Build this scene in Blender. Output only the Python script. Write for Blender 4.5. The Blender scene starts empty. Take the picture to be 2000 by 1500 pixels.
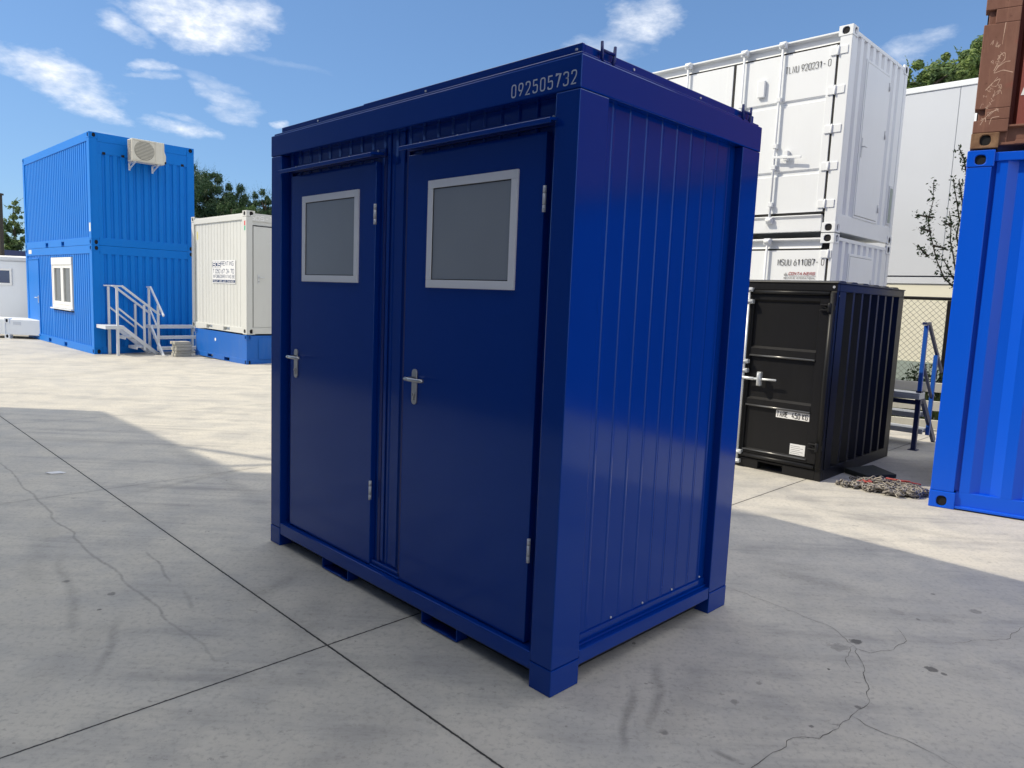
import bpy, bmesh, math, random
from mathutils import Vector, Matrix
R = math.radians
PI = math.pi
random.seed(7)
sc = bpy.context.scene
col = sc.collection

# ------------------------------------------------------------------ camera
CAM_H = 1.5815; PITCH = 0.1189; ROLL = 0.04152; FPX = 1413.0
cam_d = bpy.data.cameras.new("camera"); cam = bpy.data.objects.new("camera", cam_d); col.objects.link(cam)
cam_d.sensor_fit = 'HORIZONTAL'; cam_d.sensor_width = 36.0; cam_d.lens = 36.0*FPX/2000.0
cam_d.clip_start = 0.05; cam_d.clip_end = 3000
fw = Vector((0, math.cos(PITCH), -math.sin(PITCH))); up = Vector((0, math.sin(PITCH), math.cos(PITCH))); rt = Vector((1, 0, 0))
c_, s_ = math.cos(ROLL), math.sin(ROLL)
rt2 = rt*c_+up*s_; up2 = up*c_-rt*s_
m = Matrix((rt2, up2, -fw)).transposed().to_4x4(); m.translation = Vector((0, 0, CAM_H))
cam.matrix_world = m
sc.camera = cam

# ------------------------------------------------------------------ world and sun
SUN_EL = R(44.8); SUN_AZ = R(0.5); SUN_DIR = Vector((math.cos(SUN_AZ)*math.cos(SUN_EL), math.sin(SUN_AZ)*math.cos(SUN_EL), -math.sin(SUN_EL)))  # the way the light travels
w = bpy.data.worlds.new("World"); sc.world = w; w.use_nodes = True
nt = w.node_tree; N = nt.nodes; L = nt.links
for n in list(N): N.remove(n)
out = N.new('ShaderNodeOutputWorld'); bg = N.new('ShaderNodeBackground'); sky = N.new('ShaderNodeTexSky')
sky.sky_type = 'NISHITA'; sky.sun_disc = False; sky.sun_elevation = SUN_EL
sky.sun_rotation = math.atan2(-SUN_DIR.x, -SUN_DIR.y)
sky.air_density = 1.0; sky.dust_density = 0.2; sky.ozone_density = 2.0
bg.inputs[1].default_value = 0.15
def nmath(op, a=None, b=None, c=None, clamp=False, tree=None):
    t = (tree or nt); n = t.nodes.new('ShaderNodeMath'); n.operation = op; n.use_clamp = clamp
    for i, v in enumerate((a, b, c)):
        if v is None: continue
        if isinstance(v, (int, float)): n.inputs[i].default_value = v
        else: t.links.new(v, n.inputs[i])
    return n.outputs[0]
tc = N.new('ShaderNodeTexCoord'); sep = N.new('ShaderNodeSeparateXYZ'); L.new(tc.outputs['Generated'], sep.inputs[0])
az = nmath('MULTIPLY', nmath('ARCTAN2', sep.outputs[0], sep.outputs[1]), 180/PI)
el = nmath('MULTIPLY', nmath('ARCSINE', sep.outputs[2]), 180/PI)
def noise(vec, scale, detail, rough, tree=None, dist=0.0):
    n = (tree or nt).nodes.new('ShaderNodeTexNoise'); n.inputs['Scale'].default_value = scale; n.inputs['Detail'].default_value = detail
    n.inputs['Roughness'].default_value = rough; n.inputs['Distortion'].default_value = dist
    if vec is not None: (tree or nt).links.new(vec, n.inputs['Vector'])
    return n
mpv = N.new('ShaderNodeMapping'); L.new(tc.outputs['Generated'], mpv.inputs[0]); mpv.inputs['Scale'].default_value = (1, 1, 2.2)
nz = noise(mpv.outputs[0], 14, 10, 0.62); nz2 = noise(mpv.outputs[0], 42, 6, 0.6); nz3 = noise(mpv.outputs[0], 9, 7, 0.6)
dsep = N.new('ShaderNodeSeparateColor'); L.new(nz3.outputs['Color'], dsep.inputs[0])
azd = nmath('ADD', az, nmath('MULTIPLY', nmath('SUBTRACT', dsep.outputs[0], 0.5), 5.0))
eld = nmath('ADD', el, nmath('MULTIPLY', nmath('SUBTRACT', dsep.outputs[1], 0.5), 2.2))
CLOUDS = [(-23.6,17.6,4.4,1.9,6,1.05),(-20.29,18.30,2.3,1.1,8,0.85),(-27.71,16.35,1.6,0.9,13,0.85),(-31.88,12.83,4.4,1.35,10,0.95),
 (-30.0,11.63,2.7,1.15,23,0.95),(-26.37,14.28,1.52,0.41,0,0.8),(-26.22,13.67,1.53,0.31,-2,0.7),(-24.67,10.57,2.81,0.70,4,0.95),
 (-24.82,11.35,1.22,0.40,1,0.7),(-21.67,13.02,2.12,0.64,18,0.6),(-21.40,12.12,1.60,0.53,6,0.65),(-18.39,11.71,0.66,0.36,13,0.8),
 (8.62,19.82,3.04,1.79,-12,0.85),(5.88,18.20,4.02,1.46,-14,0.6),(27.17,17.23,2.2,1.0,-12,0.65),(-25.21,18.9,4.6,0.7,3,0.7),(-33.5,19.2,3.0,.35,14,.35),(-22.6,13.9,2.4,.35,10,.4),(-17.5,15.5,3.5,.3,8,.18),(-28.5,9.4,3.0,.3,4,.25),
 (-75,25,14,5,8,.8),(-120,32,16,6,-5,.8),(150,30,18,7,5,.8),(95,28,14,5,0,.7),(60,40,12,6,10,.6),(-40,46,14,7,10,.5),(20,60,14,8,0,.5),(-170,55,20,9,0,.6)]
tot = None
nlev = nmath('ADD', nmath('MULTIPLY', nmath('SUBTRACT', nz.outputs[0], 0.5), 2.4), nmath('MULTIPLY', nmath('SUBTRACT', nz2.outputs[0], 0.5), 1.3))
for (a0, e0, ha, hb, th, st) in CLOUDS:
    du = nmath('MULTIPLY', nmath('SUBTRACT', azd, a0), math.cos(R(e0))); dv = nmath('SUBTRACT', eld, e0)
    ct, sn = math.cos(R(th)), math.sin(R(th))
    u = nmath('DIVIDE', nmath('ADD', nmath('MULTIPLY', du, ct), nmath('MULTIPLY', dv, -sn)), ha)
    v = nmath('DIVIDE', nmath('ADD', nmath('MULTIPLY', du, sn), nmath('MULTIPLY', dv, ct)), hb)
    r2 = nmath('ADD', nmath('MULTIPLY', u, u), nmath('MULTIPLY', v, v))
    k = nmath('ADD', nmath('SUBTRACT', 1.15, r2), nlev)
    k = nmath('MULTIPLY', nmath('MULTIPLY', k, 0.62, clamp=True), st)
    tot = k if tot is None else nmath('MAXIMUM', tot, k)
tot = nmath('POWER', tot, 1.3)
# bright broken cloud added out of view to fill the shaded yard
hi = noise(mpv.outputs[0], 2.6, 9, 0.62)
mr = N.new('ShaderNodeMapRange'); mr.clamp = True; L.new(hi.outputs[0], mr.inputs[0]); mr.inputs[1].default_value = 0.36; mr.inputs[2].default_value = 0.50
m2 = N.new('ShaderNodeMapRange'); m2.clamp = True; m2.interpolation_type = 'SMOOTHSTEP'; L.new(el, m2.inputs[0]); m2.inputs[1].default_value = 24; m2.inputs[2].default_value = 40
ab = nmath('ABSOLUTE', az); m3 = N.new('ShaderNodeMapRange'); m3.clamp = True; m3.interpolation_type = 'SMOOTHSTEP'; L.new(ab, m3.inputs[0]); m3.inputs[1].default_value = 50; m3.inputs[2].default_value = 75
rest = nmath('MULTIPLY', mr.outputs[0], nmath('MAXIMUM', m2.outputs[0], nmath('MULTIPLY', m3.outputs[0], 0.75)))
ccol = N.new('ShaderNodeMix'); ccol.data_type = 'RGBA'
shade = nmath('ADD', nmath('MULTIPLY', nz2.outputs[0], 1.4), -0.2, clamp=True)
ccol.inputs[6].default_value = (2.7, 3.0, 3.5, 1); ccol.inputs[7].default_value = (5.0, 5.0, 5.0, 1); L.new(shade, ccol.inputs[0])
smix = N.new('ShaderNodeMix'); smix.data_type = 'RGBA'; L.new(tot, smix.inputs[0]); 
gam = N.new('ShaderNodeGamma'); gam.inputs[1].default_value = 0.62; L.new(sky.outputs[0], gam.inputs[0])
tint = N.new('ShaderNodeMix'); tint.data_type = 'RGBA'; tint.blend_type = 'MULTIPLY'; tint.inputs[0].default_value = 1.0
L.new(gam.outputs[0], tint.inputs[6]); tint.inputs[7].default_value = (0.48, 0.69, 0.97, 1); L.new(tint.outputs[2], smix.inputs[6]); L.new(ccol.outputs[2], smix.inputs[7])
rmix = N.new('ShaderNodeMix'); rmix.data_type = 'RGBA'; L.new(rest, rmix.inputs[0]); L.new(smix.outputs[2], rmix.inputs[6]); rmix.inputs[7].default_value = (5.4, 5.45, 5.6, 1)
L.new(rmix.outputs[2], bg.inputs[0]); L.new(bg.outputs[0], out.inputs[0])

sun_d = bpy.data.lights.new("sun", 'SUN'); sun_d.energy = 2.35; sun_d.angle = R(0.53); sun_d.color = (1.0, 0.90, 0.72)
sun = bpy.data.objects.new("sun", sun_d); col.objects.link(sun)
sun.rotation_euler = SUN_DIR.to_track_quat('-Z', 'Y').to_euler()
sc.view_settings.view_transform = 'Standard'; sc.view_settings.look = 'None'; sc.view_settings.gamma = 1.0
sc.view_settings.exposure = 0.87
sc.render.engine = 'CYCLES'

# ------------------------------------------------------------------ node helpers
def newmat(name):
    mt = bpy.data.materials.new(name); mt.use_nodes = True
    return mt, mt.node_tree, mt.node_tree.nodes['Principled BSDF']
def mixc(tree, fac, a, b, blend='MIX'):
    n = tree.nodes.new('ShaderNodeMix'); n.data_type = 'RGBA'; n.blend_type = blend
    if isinstance(fac, (int, float)): n.inputs[0].default_value = fac
    else: tree.links.new(fac, n.inputs[0])
    for i, v in ((6, a), (7, b)):
        if isinstance(v, tuple): n.inputs[i].default_value = (*v[:3], 1)
        else: tree.links.new(v, n.inputs[i])
    return n.outputs[2]
def ramp(tree, fac, lo, hi, a=0.0, b=1.0):
    n = tree.nodes.new('ShaderNodeMapRange'); n.clamp = True
    tree.links.new(fac, n.inputs[0]); n.inputs[1].default_value = lo; n.inputs[2].default_value = hi
    n.inputs[3].default_value = a; n.inputs[4].default_value = b
    return n.outputs[0]
def mapped(tree, scale=(1, 1, 1), rot=(0, 0, 0), world=False):
    m_ = tree.nodes.new('ShaderNodeMapping'); m_.inputs['Scale'].default_value = scale; m_.inputs['Rotation'].default_value = rot
    if world: g = tree.nodes.new('ShaderNodeNewGeometry'); tree.links.new(g.outputs['Position'], m_.inputs[0])
    else: t = tree.nodes.new('ShaderNodeTexCoord'); tree.links.new(t.outputs['Object'], m_.inputs[0])
    return m_.outputs[0]
def bump(tree, h, strength, dist, bsdf, prev=None):
    b = tree.nodes.new('ShaderNodeBump'); b.inputs['Strength'].default_value = strength; b.inputs['Distance'].default_value = dist
    tree.links.new(h, b.inputs['Height'])
    if prev is not None: tree.links.new(prev, b.inputs['Normal'])
    if bsdf is not None: tree.links.new(b.outputs[0], bsdf.inputs['Normal'])
    return b.outputs[0]

def paint(name, c, rough=0.35, dirt=0.12, dirtc=(0.25, 0.22, 0.18), peel=0.02, chips=0.0, coat=0.0, waves=0.0, metal=0.0, spec=0.4, rvar=0.08):
    mt, t, b = newmat(name)
    n1 = noise(mapped(t, (1.5, 1.5, 0.5)), 1.6, 6, 0.65, t)
    n2 = noise(mapped(t, (9, 9, 1.2)), 2.0, 5, 0.7, t)
    f = nmath('MULTIPLY', ramp(t, n1.outputs[0], 0.42, 0.78), ramp(t, n2.outputs[0], 0.38, 0.75), tree=t)
    colr = mixc(t, nmath('MULTIPLY', f, dirt*2.2, tree=t), c, dirtc)
    var = noise(mapped(t), 0.8, 3, 0.5, t)
    colr = mixc(t, nmath('MULTIPLY', ramp(t, var.outputs[0], 0.3, 0.7), 0.16, tree=t), colr, tuple(x*0.72 for x in c))
    if chips > 0:
        n3 = noise(mapped(t, (1, 1, 0.8)), 9, 8, 0.75, t)
        k = ramp(t, n3.outputs[0], 0.70-chips*0.1, 0.74-chips*0.1)
        colr = mixc(t, k, colr, (0.07, 0.028, 0.014))
        t.links.new(nmath('ADD', nmath('MULTIPLY', k, 0.5, tree=t), rough, tree=t), b.inputs['Roughness'])
    else:
        t.links.new(nmath('ADD', nmath('MULTIPLY', n2.outputs[0], rvar, tree=t), rough-rvar/2, tree=t), b.inputs['Roughness'])
    t.links.new(colr, b.inputs['Base Color'])
    b.inputs['Metallic'].default_value = metal; b.inputs['Specular IOR Level'].default_value = spec
    b.inputs['Coat Weight'].default_value = coat; b.inputs['Coat Roughness'].default_value = 0.22
    pn = noise(mapped(t), 260, 2, 0.5, t)
    pv = bump(t, pn.outputs[0], peel*4, 0.0006, None)
    if waves > 0:
        wn = noise(mapped(t, (1, 1, 0.45)), 2.6, 2, 0.4, t)
        bump(t, wn.outputs[0], waves, 0.01, b, pv)
    else: t.links.new(pv.node.outputs[0], b.inputs['Normal'])
    return mt

M = {}
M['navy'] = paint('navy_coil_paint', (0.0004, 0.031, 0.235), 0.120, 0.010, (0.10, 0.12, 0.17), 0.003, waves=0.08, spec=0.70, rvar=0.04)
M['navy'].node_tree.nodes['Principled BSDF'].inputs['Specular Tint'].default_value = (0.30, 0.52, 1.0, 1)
M['navyd'] = paint('navy_recess_shade', (0.0006, 0.014, 0.15), 0.30, 0.01, (0.08, 0.09, 0.14), 0.012)  # darker copy of the navy, recess shade put into the colour
M['sky_blue'] = paint('bright_blue_paint', (0.001, 0.170, 0.62), 0.42, 0.05, (0.12, 0.22, 0.36), 0.02, waves=0.15, spec=0.16)
M['skirt_blue'] = paint('worn_blue_paint', (0.004, 0.115, 0.47), 0.40, 0.16, (0.16, 0.22, 0.30), 0.02, chips=0.12, spec=0.35)
M['cobalt'] = paint('cobalt_container_paint', (0.0008, 0.088, 0.64), 0.30, 0.03, (0.06, 0.12, 0.26), 0.03, waves=0.35, spec=0.35)
M['white'] = paint('white_container_paint', (0.74, 0.77, 0.80), 0.42, 0.06, (0.45, 0.44, 0.42), 0.03, waves=0.2)
M['cream'] = paint('cream_container_paint', (0.60, 0.61, 0.585), 0.45, 0.14, (0.36, 0.34, 0.30), 0.02, waves=0.1)
M['plastic'] = paint('white_plastic', (0.80, 0.80, 0.78), 0.35, 0.05, (0.5, 0.48, 0.42), 0.0)
M['black'] = paint('black_container_paint', (0.010, 0.010, 0.011), 0.40, 0.05, (0.06, 0.057, 0.053), 0.03, waves=0.3, spec=0.25)
M['black_gloss'] = paint('glossy_edge_glint', (0.05, 0.05, 0.05), 0.30, 0.0, (0.06, 0.06, 0.06), 0.0, spec=1.0, coat=1.0)  # paler than the black paint: sun glint helped by colour and gloss
M['crack'] = paint('crack_shadow', (0.085, 0.08, 0.072), 0.9, 0.5, (0.2, 0.19, 0.17), 0.0)
M['rubber'] = paint('rubber_seal', (0.015, 0.015, 0.015), 0.7, 0.1, (0.08, 0.08, 0.08), 0.0)
M['dark'] = paint('dark_interior', (0.008, 0.008, 0.010), 0.85, 0.0, (0.02, 0.02, 0.02), 0.0)
M['alu'] = paint('brushed_aluminium', (0.66, 0.67, 0.69), 0.38, 0.05, (0.45, 0.45, 0.45), 0.0, metal=0.35)
M['frame_alu'] = paint('anodised_window_frame', (0.80, 0.80, 0.82), 0.42, 0.04, (0.6, 0.6, 0.6), 0.0, metal=0.0)
M['steel'] = paint('satin_steel', (0.50, 0.50, 0.50), 0.30, 0.05, (0.3, 0.3, 0.3), 0.0, metal=0.9)
M['zinc'] = paint('galvanised_steel', (0.62, 0.64, 0.66), 0.40, 0.20, (0.35, 0.36, 0.36), 0.03, metal=0.55)
M['galv_white'] = paint('pale_galvanised_steel', (0.62, 0.65, 0.70), 0.45, 0.12, (0.40, 0.42, 0.44), 0.02, metal=0.1)
M['ac'] = paint('air_conditioner_casing', (0.66, 0.63, 0.54), 0.45, 0.25, (0.35, 0.31, 0.24), 0.02)
M['ac_grille'] = paint('air_conditioner_grille', (0.30, 0.29, 0.25), 0.5, 0.1, (0.1, 0.1, 0.08), 0.0)
M['ink_black'] = paint('black_lettering', (0.02, 0.02, 0.022), 0.5, 0.05, (0.2, 0.2, 0.2), 0.0)
M['ink_pale'] = paint('pale_lettering', (0.52, 0.56, 0.64), 0.5, 0.1, (0.2, 0.25, 0.35), 0.0)
M['ink_white'] = paint('white_lettering', (0.80, 0.80, 0.80), 0.5, 0.1, (0.6, 0.6, 0.6), 0.0)
M['ink_ghost'] = paint('faded_white_lettering', (0.70, 0.70, 0.67), 0.5, 0.3, (0.6, 0.59, 0.53), 0.0)
M['ink_navy'] = paint('navy_print', (0.012, 0.035, 0.11), 0.5, 0.05, (0.1, 0.1, 0.15), 0.0)
M['ink_red'] = paint('dark_red_print', (0.30, 0.035, 0.04), 0.5, 0.05, (0.2, 0.1, 0.1), 0.0)
M['ink_grey'] = paint('grey_print', (0.20, 0.20, 0.21), 0.5, 0.05, (0.3, 0.3, 0.3), 0.0)
M['st_red'] = paint('red_sticker', (0.62, 0.05, 0.05), 0.5, 0.05, (0.3, 0.1, 0.1), 0.0)
M['st_green'] = paint('green_sticker', (0.06, 0.42, 0.24), 0.5, 0.05, (0.1, 0.2, 0.1), 0.0)
M['st_yellow'] = paint('yellow_sticker', (0.66, 0.60, 0.22), 0.5, 0.05, (0.4, 0.4, 0.2), 0.0)
M['paper'] = paint('pale_sign_sheet', (0.72, 0.73, 0.74), 0.5, 0.06, (0.5, 0.5, 0.5), 0.0)
M['red_tool'] = paint('red_tool_paint', (0.34, 0.045, 0.04), 0.55, 0.6, (0.30, 0.18, 0.15), 0.02)
M['mat'] = paint('rubber_mat', (0.028, 0.032, 0.030), 0.7, 0.2, (0.08, 0.08, 0.075), 0.1)
M['cladding'] = paint('grey_wall_cladding', (0.56, 0.59, 0.64), 0.45, 0.04, (0.45, 0.46, 0.48), 0.0, waves=0.1)
M['cladding_low'] = paint('cream_wall_cladding', (0.74, 0.72, 0.60), 0.5, 0.05, (0.5, 0.5, 0.4), 0.0)
M['plinth'] = paint('grey_green_plinth', (0.30, 0.36, 0.33), 0.6, 0.1, (0.2, 0.22, 0.2), 0.0)
M['depot'] = paint('depot_wall_sheet', (0.12, 0.16, 0.23), 0.5, 0.06, (0.4, 0.4, 0.4), 0.0)
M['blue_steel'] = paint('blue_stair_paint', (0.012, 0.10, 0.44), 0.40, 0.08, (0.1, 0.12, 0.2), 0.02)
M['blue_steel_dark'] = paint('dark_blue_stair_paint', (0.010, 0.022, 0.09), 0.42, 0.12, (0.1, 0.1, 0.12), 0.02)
M['fence'] = paint('dark_fence_steel', (0.045, 0.036, 0.026), 0.55, 0.2, (0.12, 0.1, 0.08), 0.0)
M['wire'] = paint('fence_wire', (0.17, 0.17, 0.16), 0.5, 0.2, (0.2, 0.18, 0.15), 0.0)
M['chain_steel'] = paint('worn_chain_steel', (0.27, 0.25, 0.225), 0.42, 0.6, (0.09, 0.06, 0.04), 0.05, metal=0.35)

def frosted():
    mt, t, b = newmat('frosted_pane')
    n1 = noise(mapped(t), 1.2, 3, 0.5, t)
    t.links.new(mixc(t, n1.outputs[0], (0.23, 0.25, 0.275), (0.32, 0.345, 0.37)), b.inputs['Base Color'])
    b.inputs['Roughness'].default_value = 0.24; b.inputs['Specular IOR Level'].default_value = 0.9
    n2 = noise(mapped(t), 420, 2, 0.5, t); bump(t, n2.outputs[0], 0.25, 0.0006, b)
    return mt
M['frosted'] = frosted()
def clearpane(name, c):
    mt, t, b = newmat(name)
    b.inputs['Base Color'].default_value = (*c, 1); b.inputs['Roughness'].default_value = 0.06; b.inputs['Specular IOR Level'].default_value = 0.8
    return mt
M['pane'] = clearpane('dark_window_pane', (0.10, 0.11, 0.11)); M['pane_blue'] = clearpane('blue_tinted_pane', (0.02, 0.045, 0.12))

def rust():
    mt, t, b = newmat('weathered_brown_container')
    n1 = noise(mapped(t, (1, 1, 0.6)), 3, 9, 0.7, t); n2 = noise(mapped(t, (14, 14, 1.0)), 1.6, 6, 0.75, t); n3 = noise(mapped(t), 26, 8, 0.75, t)
    n4 = noise(mapped(t, (1, 1, 1)), 1.4, 4, 0.6, t)
    a = mixc(t, ramp(t, n1.outputs[0], 0.35, 0.7), (0.150, 0.060, 0.038), (0.225, 0.105, 0.072))
    a = mixc(t, ramp(t, n2.outputs[0], 0.52, 0.72, 0, 0.55), a, (0.30, 0.15, 0.10))
    a = mixc(t, ramp(t, n4.outputs[0], 0.58, 0.64, 0, 0.55), a, (0.32, 0.045, 0.035))
    a = mixc(t, ramp(t, n3.outputs[0], 0.60, 0.70, 0, 0.85), a, (0.085, 0.032, 0.016))
    t.links.new(a, b.inputs['Base Color']); b.inputs['Roughness'].default_value = 0.62
    bump(t, n3.outputs[0], 0.3, 0.002, b)
    return mt
M['rust'] = rust()
M['rust_red'] = paint('faded_red_sheet', (0.22, 0.055, 0.042), 0.6, 0.4, (0.14, 0.05, 0.03), 0.05, chips=0.5)
def rustcast():
    mt, t, b = newmat('rusty_casting')
    n1 = noise(mapped(t), 11, 8, 0.7, t)
    a = mixc(t, ramp(t, n1.outputs[0], 0.35, 0.65), (0.11, 0.045, 0.02), (0.26, 0.15, 0.08))
    t.links.new(a, b.inputs['Base Color']); b.inputs['Roughness'].default_value = 0.75; bump(t, n1.outputs[0], 0.4, 0.003, b)
    return mt
M['rust_cast'] = rustcast()
M['chalk'] = paint('chalk_scrawl', (0.60, 0.42, 0.33), 0.9, 0.5, (0.3, 0.15, 0.1), 0.0)
M['timber'] = paint('weathered_plank', (0.50, 0.49, 0.42), 0.75, 0.4, (0.25, 0.23, 0.18), 0.1)
def paver():
    mt, t, b = newmat('grey_paving_slab')
    n1 = noise(mapped(t), 60, 6, 0.7, t); n2 = noise(mapped(t), 4, 4, 0.6, t)
    a = mixc(t, n2.outputs[0], (0.33, 0.32, 0.28), (0.52, 0.50, 0.44)); a = mixc(t, ramp(t, n1.outputs[0], 0.4, 0.7, 0, .4), a, (0.15, 0.15, 0.12))
    t.links.new(a, b.inputs['Base Color']); b.inputs['Roughness'].default_value = 0.9; bump(t, n1.outputs[0], 0.5, 0.004, b)
    return mt
M['paver'] = paver()
def leafmat(name, c1, c2, c3):
    mt, t, b = newmat(name)
    g = t.nodes.new('ShaderNodeNewGeometry')
    n1 = noise(mapped(t), 1.1, 3, 0.6, t)
    a = mixc(t, g.outputs['Random Per Island'], c1, c2); a = mixc(t, ramp(t, n1.outputs[0], 0.4, 0.65), a, c3)
    t.links.new(a, b.inputs['Base Color']); b.inputs['Roughness'].default_value = 0.6; b.inputs['Specular IOR Level'].default_value = 0.3
    tr = t.nodes.new('ShaderNodeBsdfTranslucent'); t.links.new(a, tr.inputs[0])
    mx = t.nodes.new('ShaderNodeMixShader'); mx.inputs[0].default_value = 0.28
    o = t.nodes['Material Output']; t.links.new(b.outputs[0], mx.inputs[1]); t.links.new(tr.outputs[0], mx.inputs[2]); t.links.new(mx.outputs[0], o.inputs[0])
    return mt
M['conifer'] = leafmat('conifer_needles', (0.020, 0.050, 0.022), (0.055, 0.110, 0.045), (0.035, 0.075, 0.030))
M['conifer_light'] = leafmat('lighter_conifer_needles', (0.05, 0.10, 0.03), (0.10, 0.17, 0.05), (0.04, 0.08, 0.03))
M['leaf'] = leafmat('broad_leaves', (0.09, 0.16, 0.04), (0.22, 0.28, 0.08), (0.09, 0.15, 0.07))
M['leaf_dark'] = leafmat('dark_leaves', (0.02, 0.045, 0.015), (0.07, 0.11, 0.04), (0.03, 0.05, 0.02))
M['grass'] = leafmat('weedy_grass', (0.05, 0.09, 0.02), (0.14, 0.17, 0.05), (0.07, 0.09, 0.03))
M['bark'] = paint('tree_bark', (0.07, 0.055, 0.04), 0.85, 0.3, (0.03, 0.025, 0.02), 0.2)

# ------------------------------------------------------------------ concrete yard
def concrete():
    mt, t, b = newmat('yard_concrete')
    P = mapped(t, world=True)
    D = mapped(t, rot=(0, 0, R(45)), world=True)      # u along the 45 degree joints
    sp = t.nodes.new('ShaderNodeSeparateXYZ'); t.links.new(D, sp.inputs[0])
    wob = noise(P, 1.3, 5, 0.6, t)
    big = noise(P, 0.45, 6, 0.62, t); mid = noise(P, 2.3, 8, 0.66, t); fine = noise(P, 38, 8, 0.72, t); grain = noise(P, 240, 3, 0.6, t)
    a = mixc(t, ramp(t, big.outputs[0], 0.32, 0.70), (0.455, 0.430, 0.375), (0.540, 0.510, 0.440))
    a = mixc(t, ramp(t, mid.outputs[0], 0.42, 0.62, 0, 0.60), a, (0.345, 0.338, 0.318))
    a = mixc(t, ramp(t, fine.outputs[0], 0.50, 0.66, 0, 0.55), a, (0.25, 0.24, 0.22))
    a = mixc(t, ramp(t, grain.outputs[0], 0.35, 0.7, 0, 0.10), a, (0.58, 0.56, 0.51))
    chip = noise(mapped(t, (1, 1.9, 1), (0, 0, R(30)), True), 9, 5, 0.72, t)
    a = mixc(t, nmath('MULTIPLY', ramp(t, chip.outputs[0], 0.635, 0.665), ramp(t, big.outputs[0], 0.40, 0.60, 0.15, 0.75), tree=t), a, (0.17, 0.165, 0.152))
    worn = noise(P, 5.5, 9, 0.7, t)
    a = mixc(t, ramp(t, worn.outputs[0], 0.58, 0.66, 0, 0.22), a, (0.56, 0.54, 0.49))
    # drag marks and tyre tracks: noise stretched two ways
    st1 = noise(mapped(t, (0.35, 5.0, 1), (0, 0, R(38)), True), 1.2, 7, 0.65, t); st2 = noise(mapped(t, (0.25, 6.5, 1), (0, 0, R(-25)), True), 1.0, 7, 0.7, t)
    st3 = noise(mapped(t, (0.3, 4.0, 1), (0, 0, R(75)), True), 1.1, 6, 0.65, t)
    m1 = nmath('MULTIPLY', ramp(t, st1.outputs[0], 0.50, 0.62), ramp(t, mid.outputs[0], 0.42, 0.62), tree=t)
    m2 = nmath('MULTIPLY', ramp(t, st2.outputs[0], 0.50, 0.62), ramp(t, big.outputs[0], 0.45, 0.6), tree=t)
    m3 = nmath('MULTIPLY', ramp(t, st3.outputs[0], 0.50, 0.62), ramp(t, wob.outputs[0], 0.45, 0.6), tree=t)
    a = mixc(t, nmath('MULTIPLY', m1, 0.42, tree=t), a, (0.215, 0.208, 0.198))
    a = mixc(t, nmath('MULTIPLY', m2, 0.38, tree=t), a, (0.22, 0.212, 0.20))
    a = mixc(t, nmath('MULTIPLY', m3, 0.34, tree=t), a, (0.235, 0.23, 0.22))
    # tyre tracks and drag scuffs: (x0, y0, x1, y1, half width, strength) in metres
    gp = t.nodes.new('ShaderNodeSeparateXYZ'); t.links.new(P, gp.inputs[0])
    wx = noise(P, 1.7, 3, 0.5, t); ws = t.nodes.new('ShaderNodeSeparateColor'); t.links.new(wx.outputs['Color'], ws.inputs[0])
    PX_ = nmath('ADD', gp.outputs[0], nmath('MULTIPLY', nmath('SUBTRACT', ws.outputs[0], 0.5, tree=t), 0.16, tree=t), tree=t)
    PY_ = nmath('ADD', gp.outputs[1], nmath('MULTIPLY', nmath('SUBTRACT', ws.outputs[1], 0.5, tree=t), 0.16, tree=t), tree=t)
    brk = noise(P, 22, 6, 0.7, t); tot_ = None
    for (x0, y0, x1, y1, hw, st_) in MARKS:
        Ls = math.hypot(x1-x0, y1-y0); dx, dy = (x1-x0)/Ls, (y1-y0)/Ls
        al = nmath('ADD', nmath('MULTIPLY', nmath('SUBTRACT', PX_, x0, tree=t), dx, tree=t), nmath('MULTIPLY', nmath('SUBTRACT', PY_, y0, tree=t), dy, tree=t), tree=t)
        ac_ = nmath('ABSOLUTE', nmath('ADD', nmath('MULTIPLY', nmath('SUBTRACT', PX_, x0, tree=t), -dy, tree=t), nmath('MULTIPLY', nmath('SUBTRACT', PY_, y0, tree=t), dx, tree=t), tree=t), tree=t)
        e = nmath('SUBTRACT', Ls/2, nmath('ABSOLUTE', nmath('SUBTRACT', al, Ls/2, tree=t), tree=t), tree=t)
        thin = hw < .013
        k = nmath('MULTIPLY', nmath('SUBTRACT', 1.0, ramp(t, ac_, hw*.25, hw*(1.0 if thin else 1.4)), tree=t), ramp(t, e, -.02 if thin else 0, .02 if thin else Ls*.3), tree=t)
        k = nmath('MULTIPLY', k, st_, tree=t); tot_ = k if tot_ is None else nmath('MAXIMUM', tot_, k, tree=t)
    tot_ = nmath('MULTIPLY', tot_, ramp(t, brk.outputs[0], 0.30, 0.58, 0.25, 1.0), tree=t)
    a = mixc(t, nmath('MULTIPLY', tot_, 0.72, tree=t), a, (0.150, 0.145, 0.135))
    # single oil drips
    for (x0, y0, r_, st_) in DRIPS:
        ex = nmath('SUBTRACT', gp.outputs[0], x0, tree=t); ey = nmath('SUBTRACT', gp.outputs[1], y0, tree=t)
        rr = nmath('SQRT', nmath('ADD', nmath('MULTIPLY', ex, ex, tree=t), nmath('MULTIPLY', ey, ey, tree=t), tree=t), tree=t)
        rr = nmath('ADD', rr, nmath('MULTIPLY', nmath('SUBTRACT', brk.outputs[0], 0.5, tree=t), r_*2.6+.01, tree=t), tree=t)
        a = mixc(t, nmath('MULTIPLY', nmath('SUBTRACT', 1.0, ramp(t, rr, r_*.75, r_*1.1), tree=t), st_, tree=t), a, (0.06, 0.058, 0.055))
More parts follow.
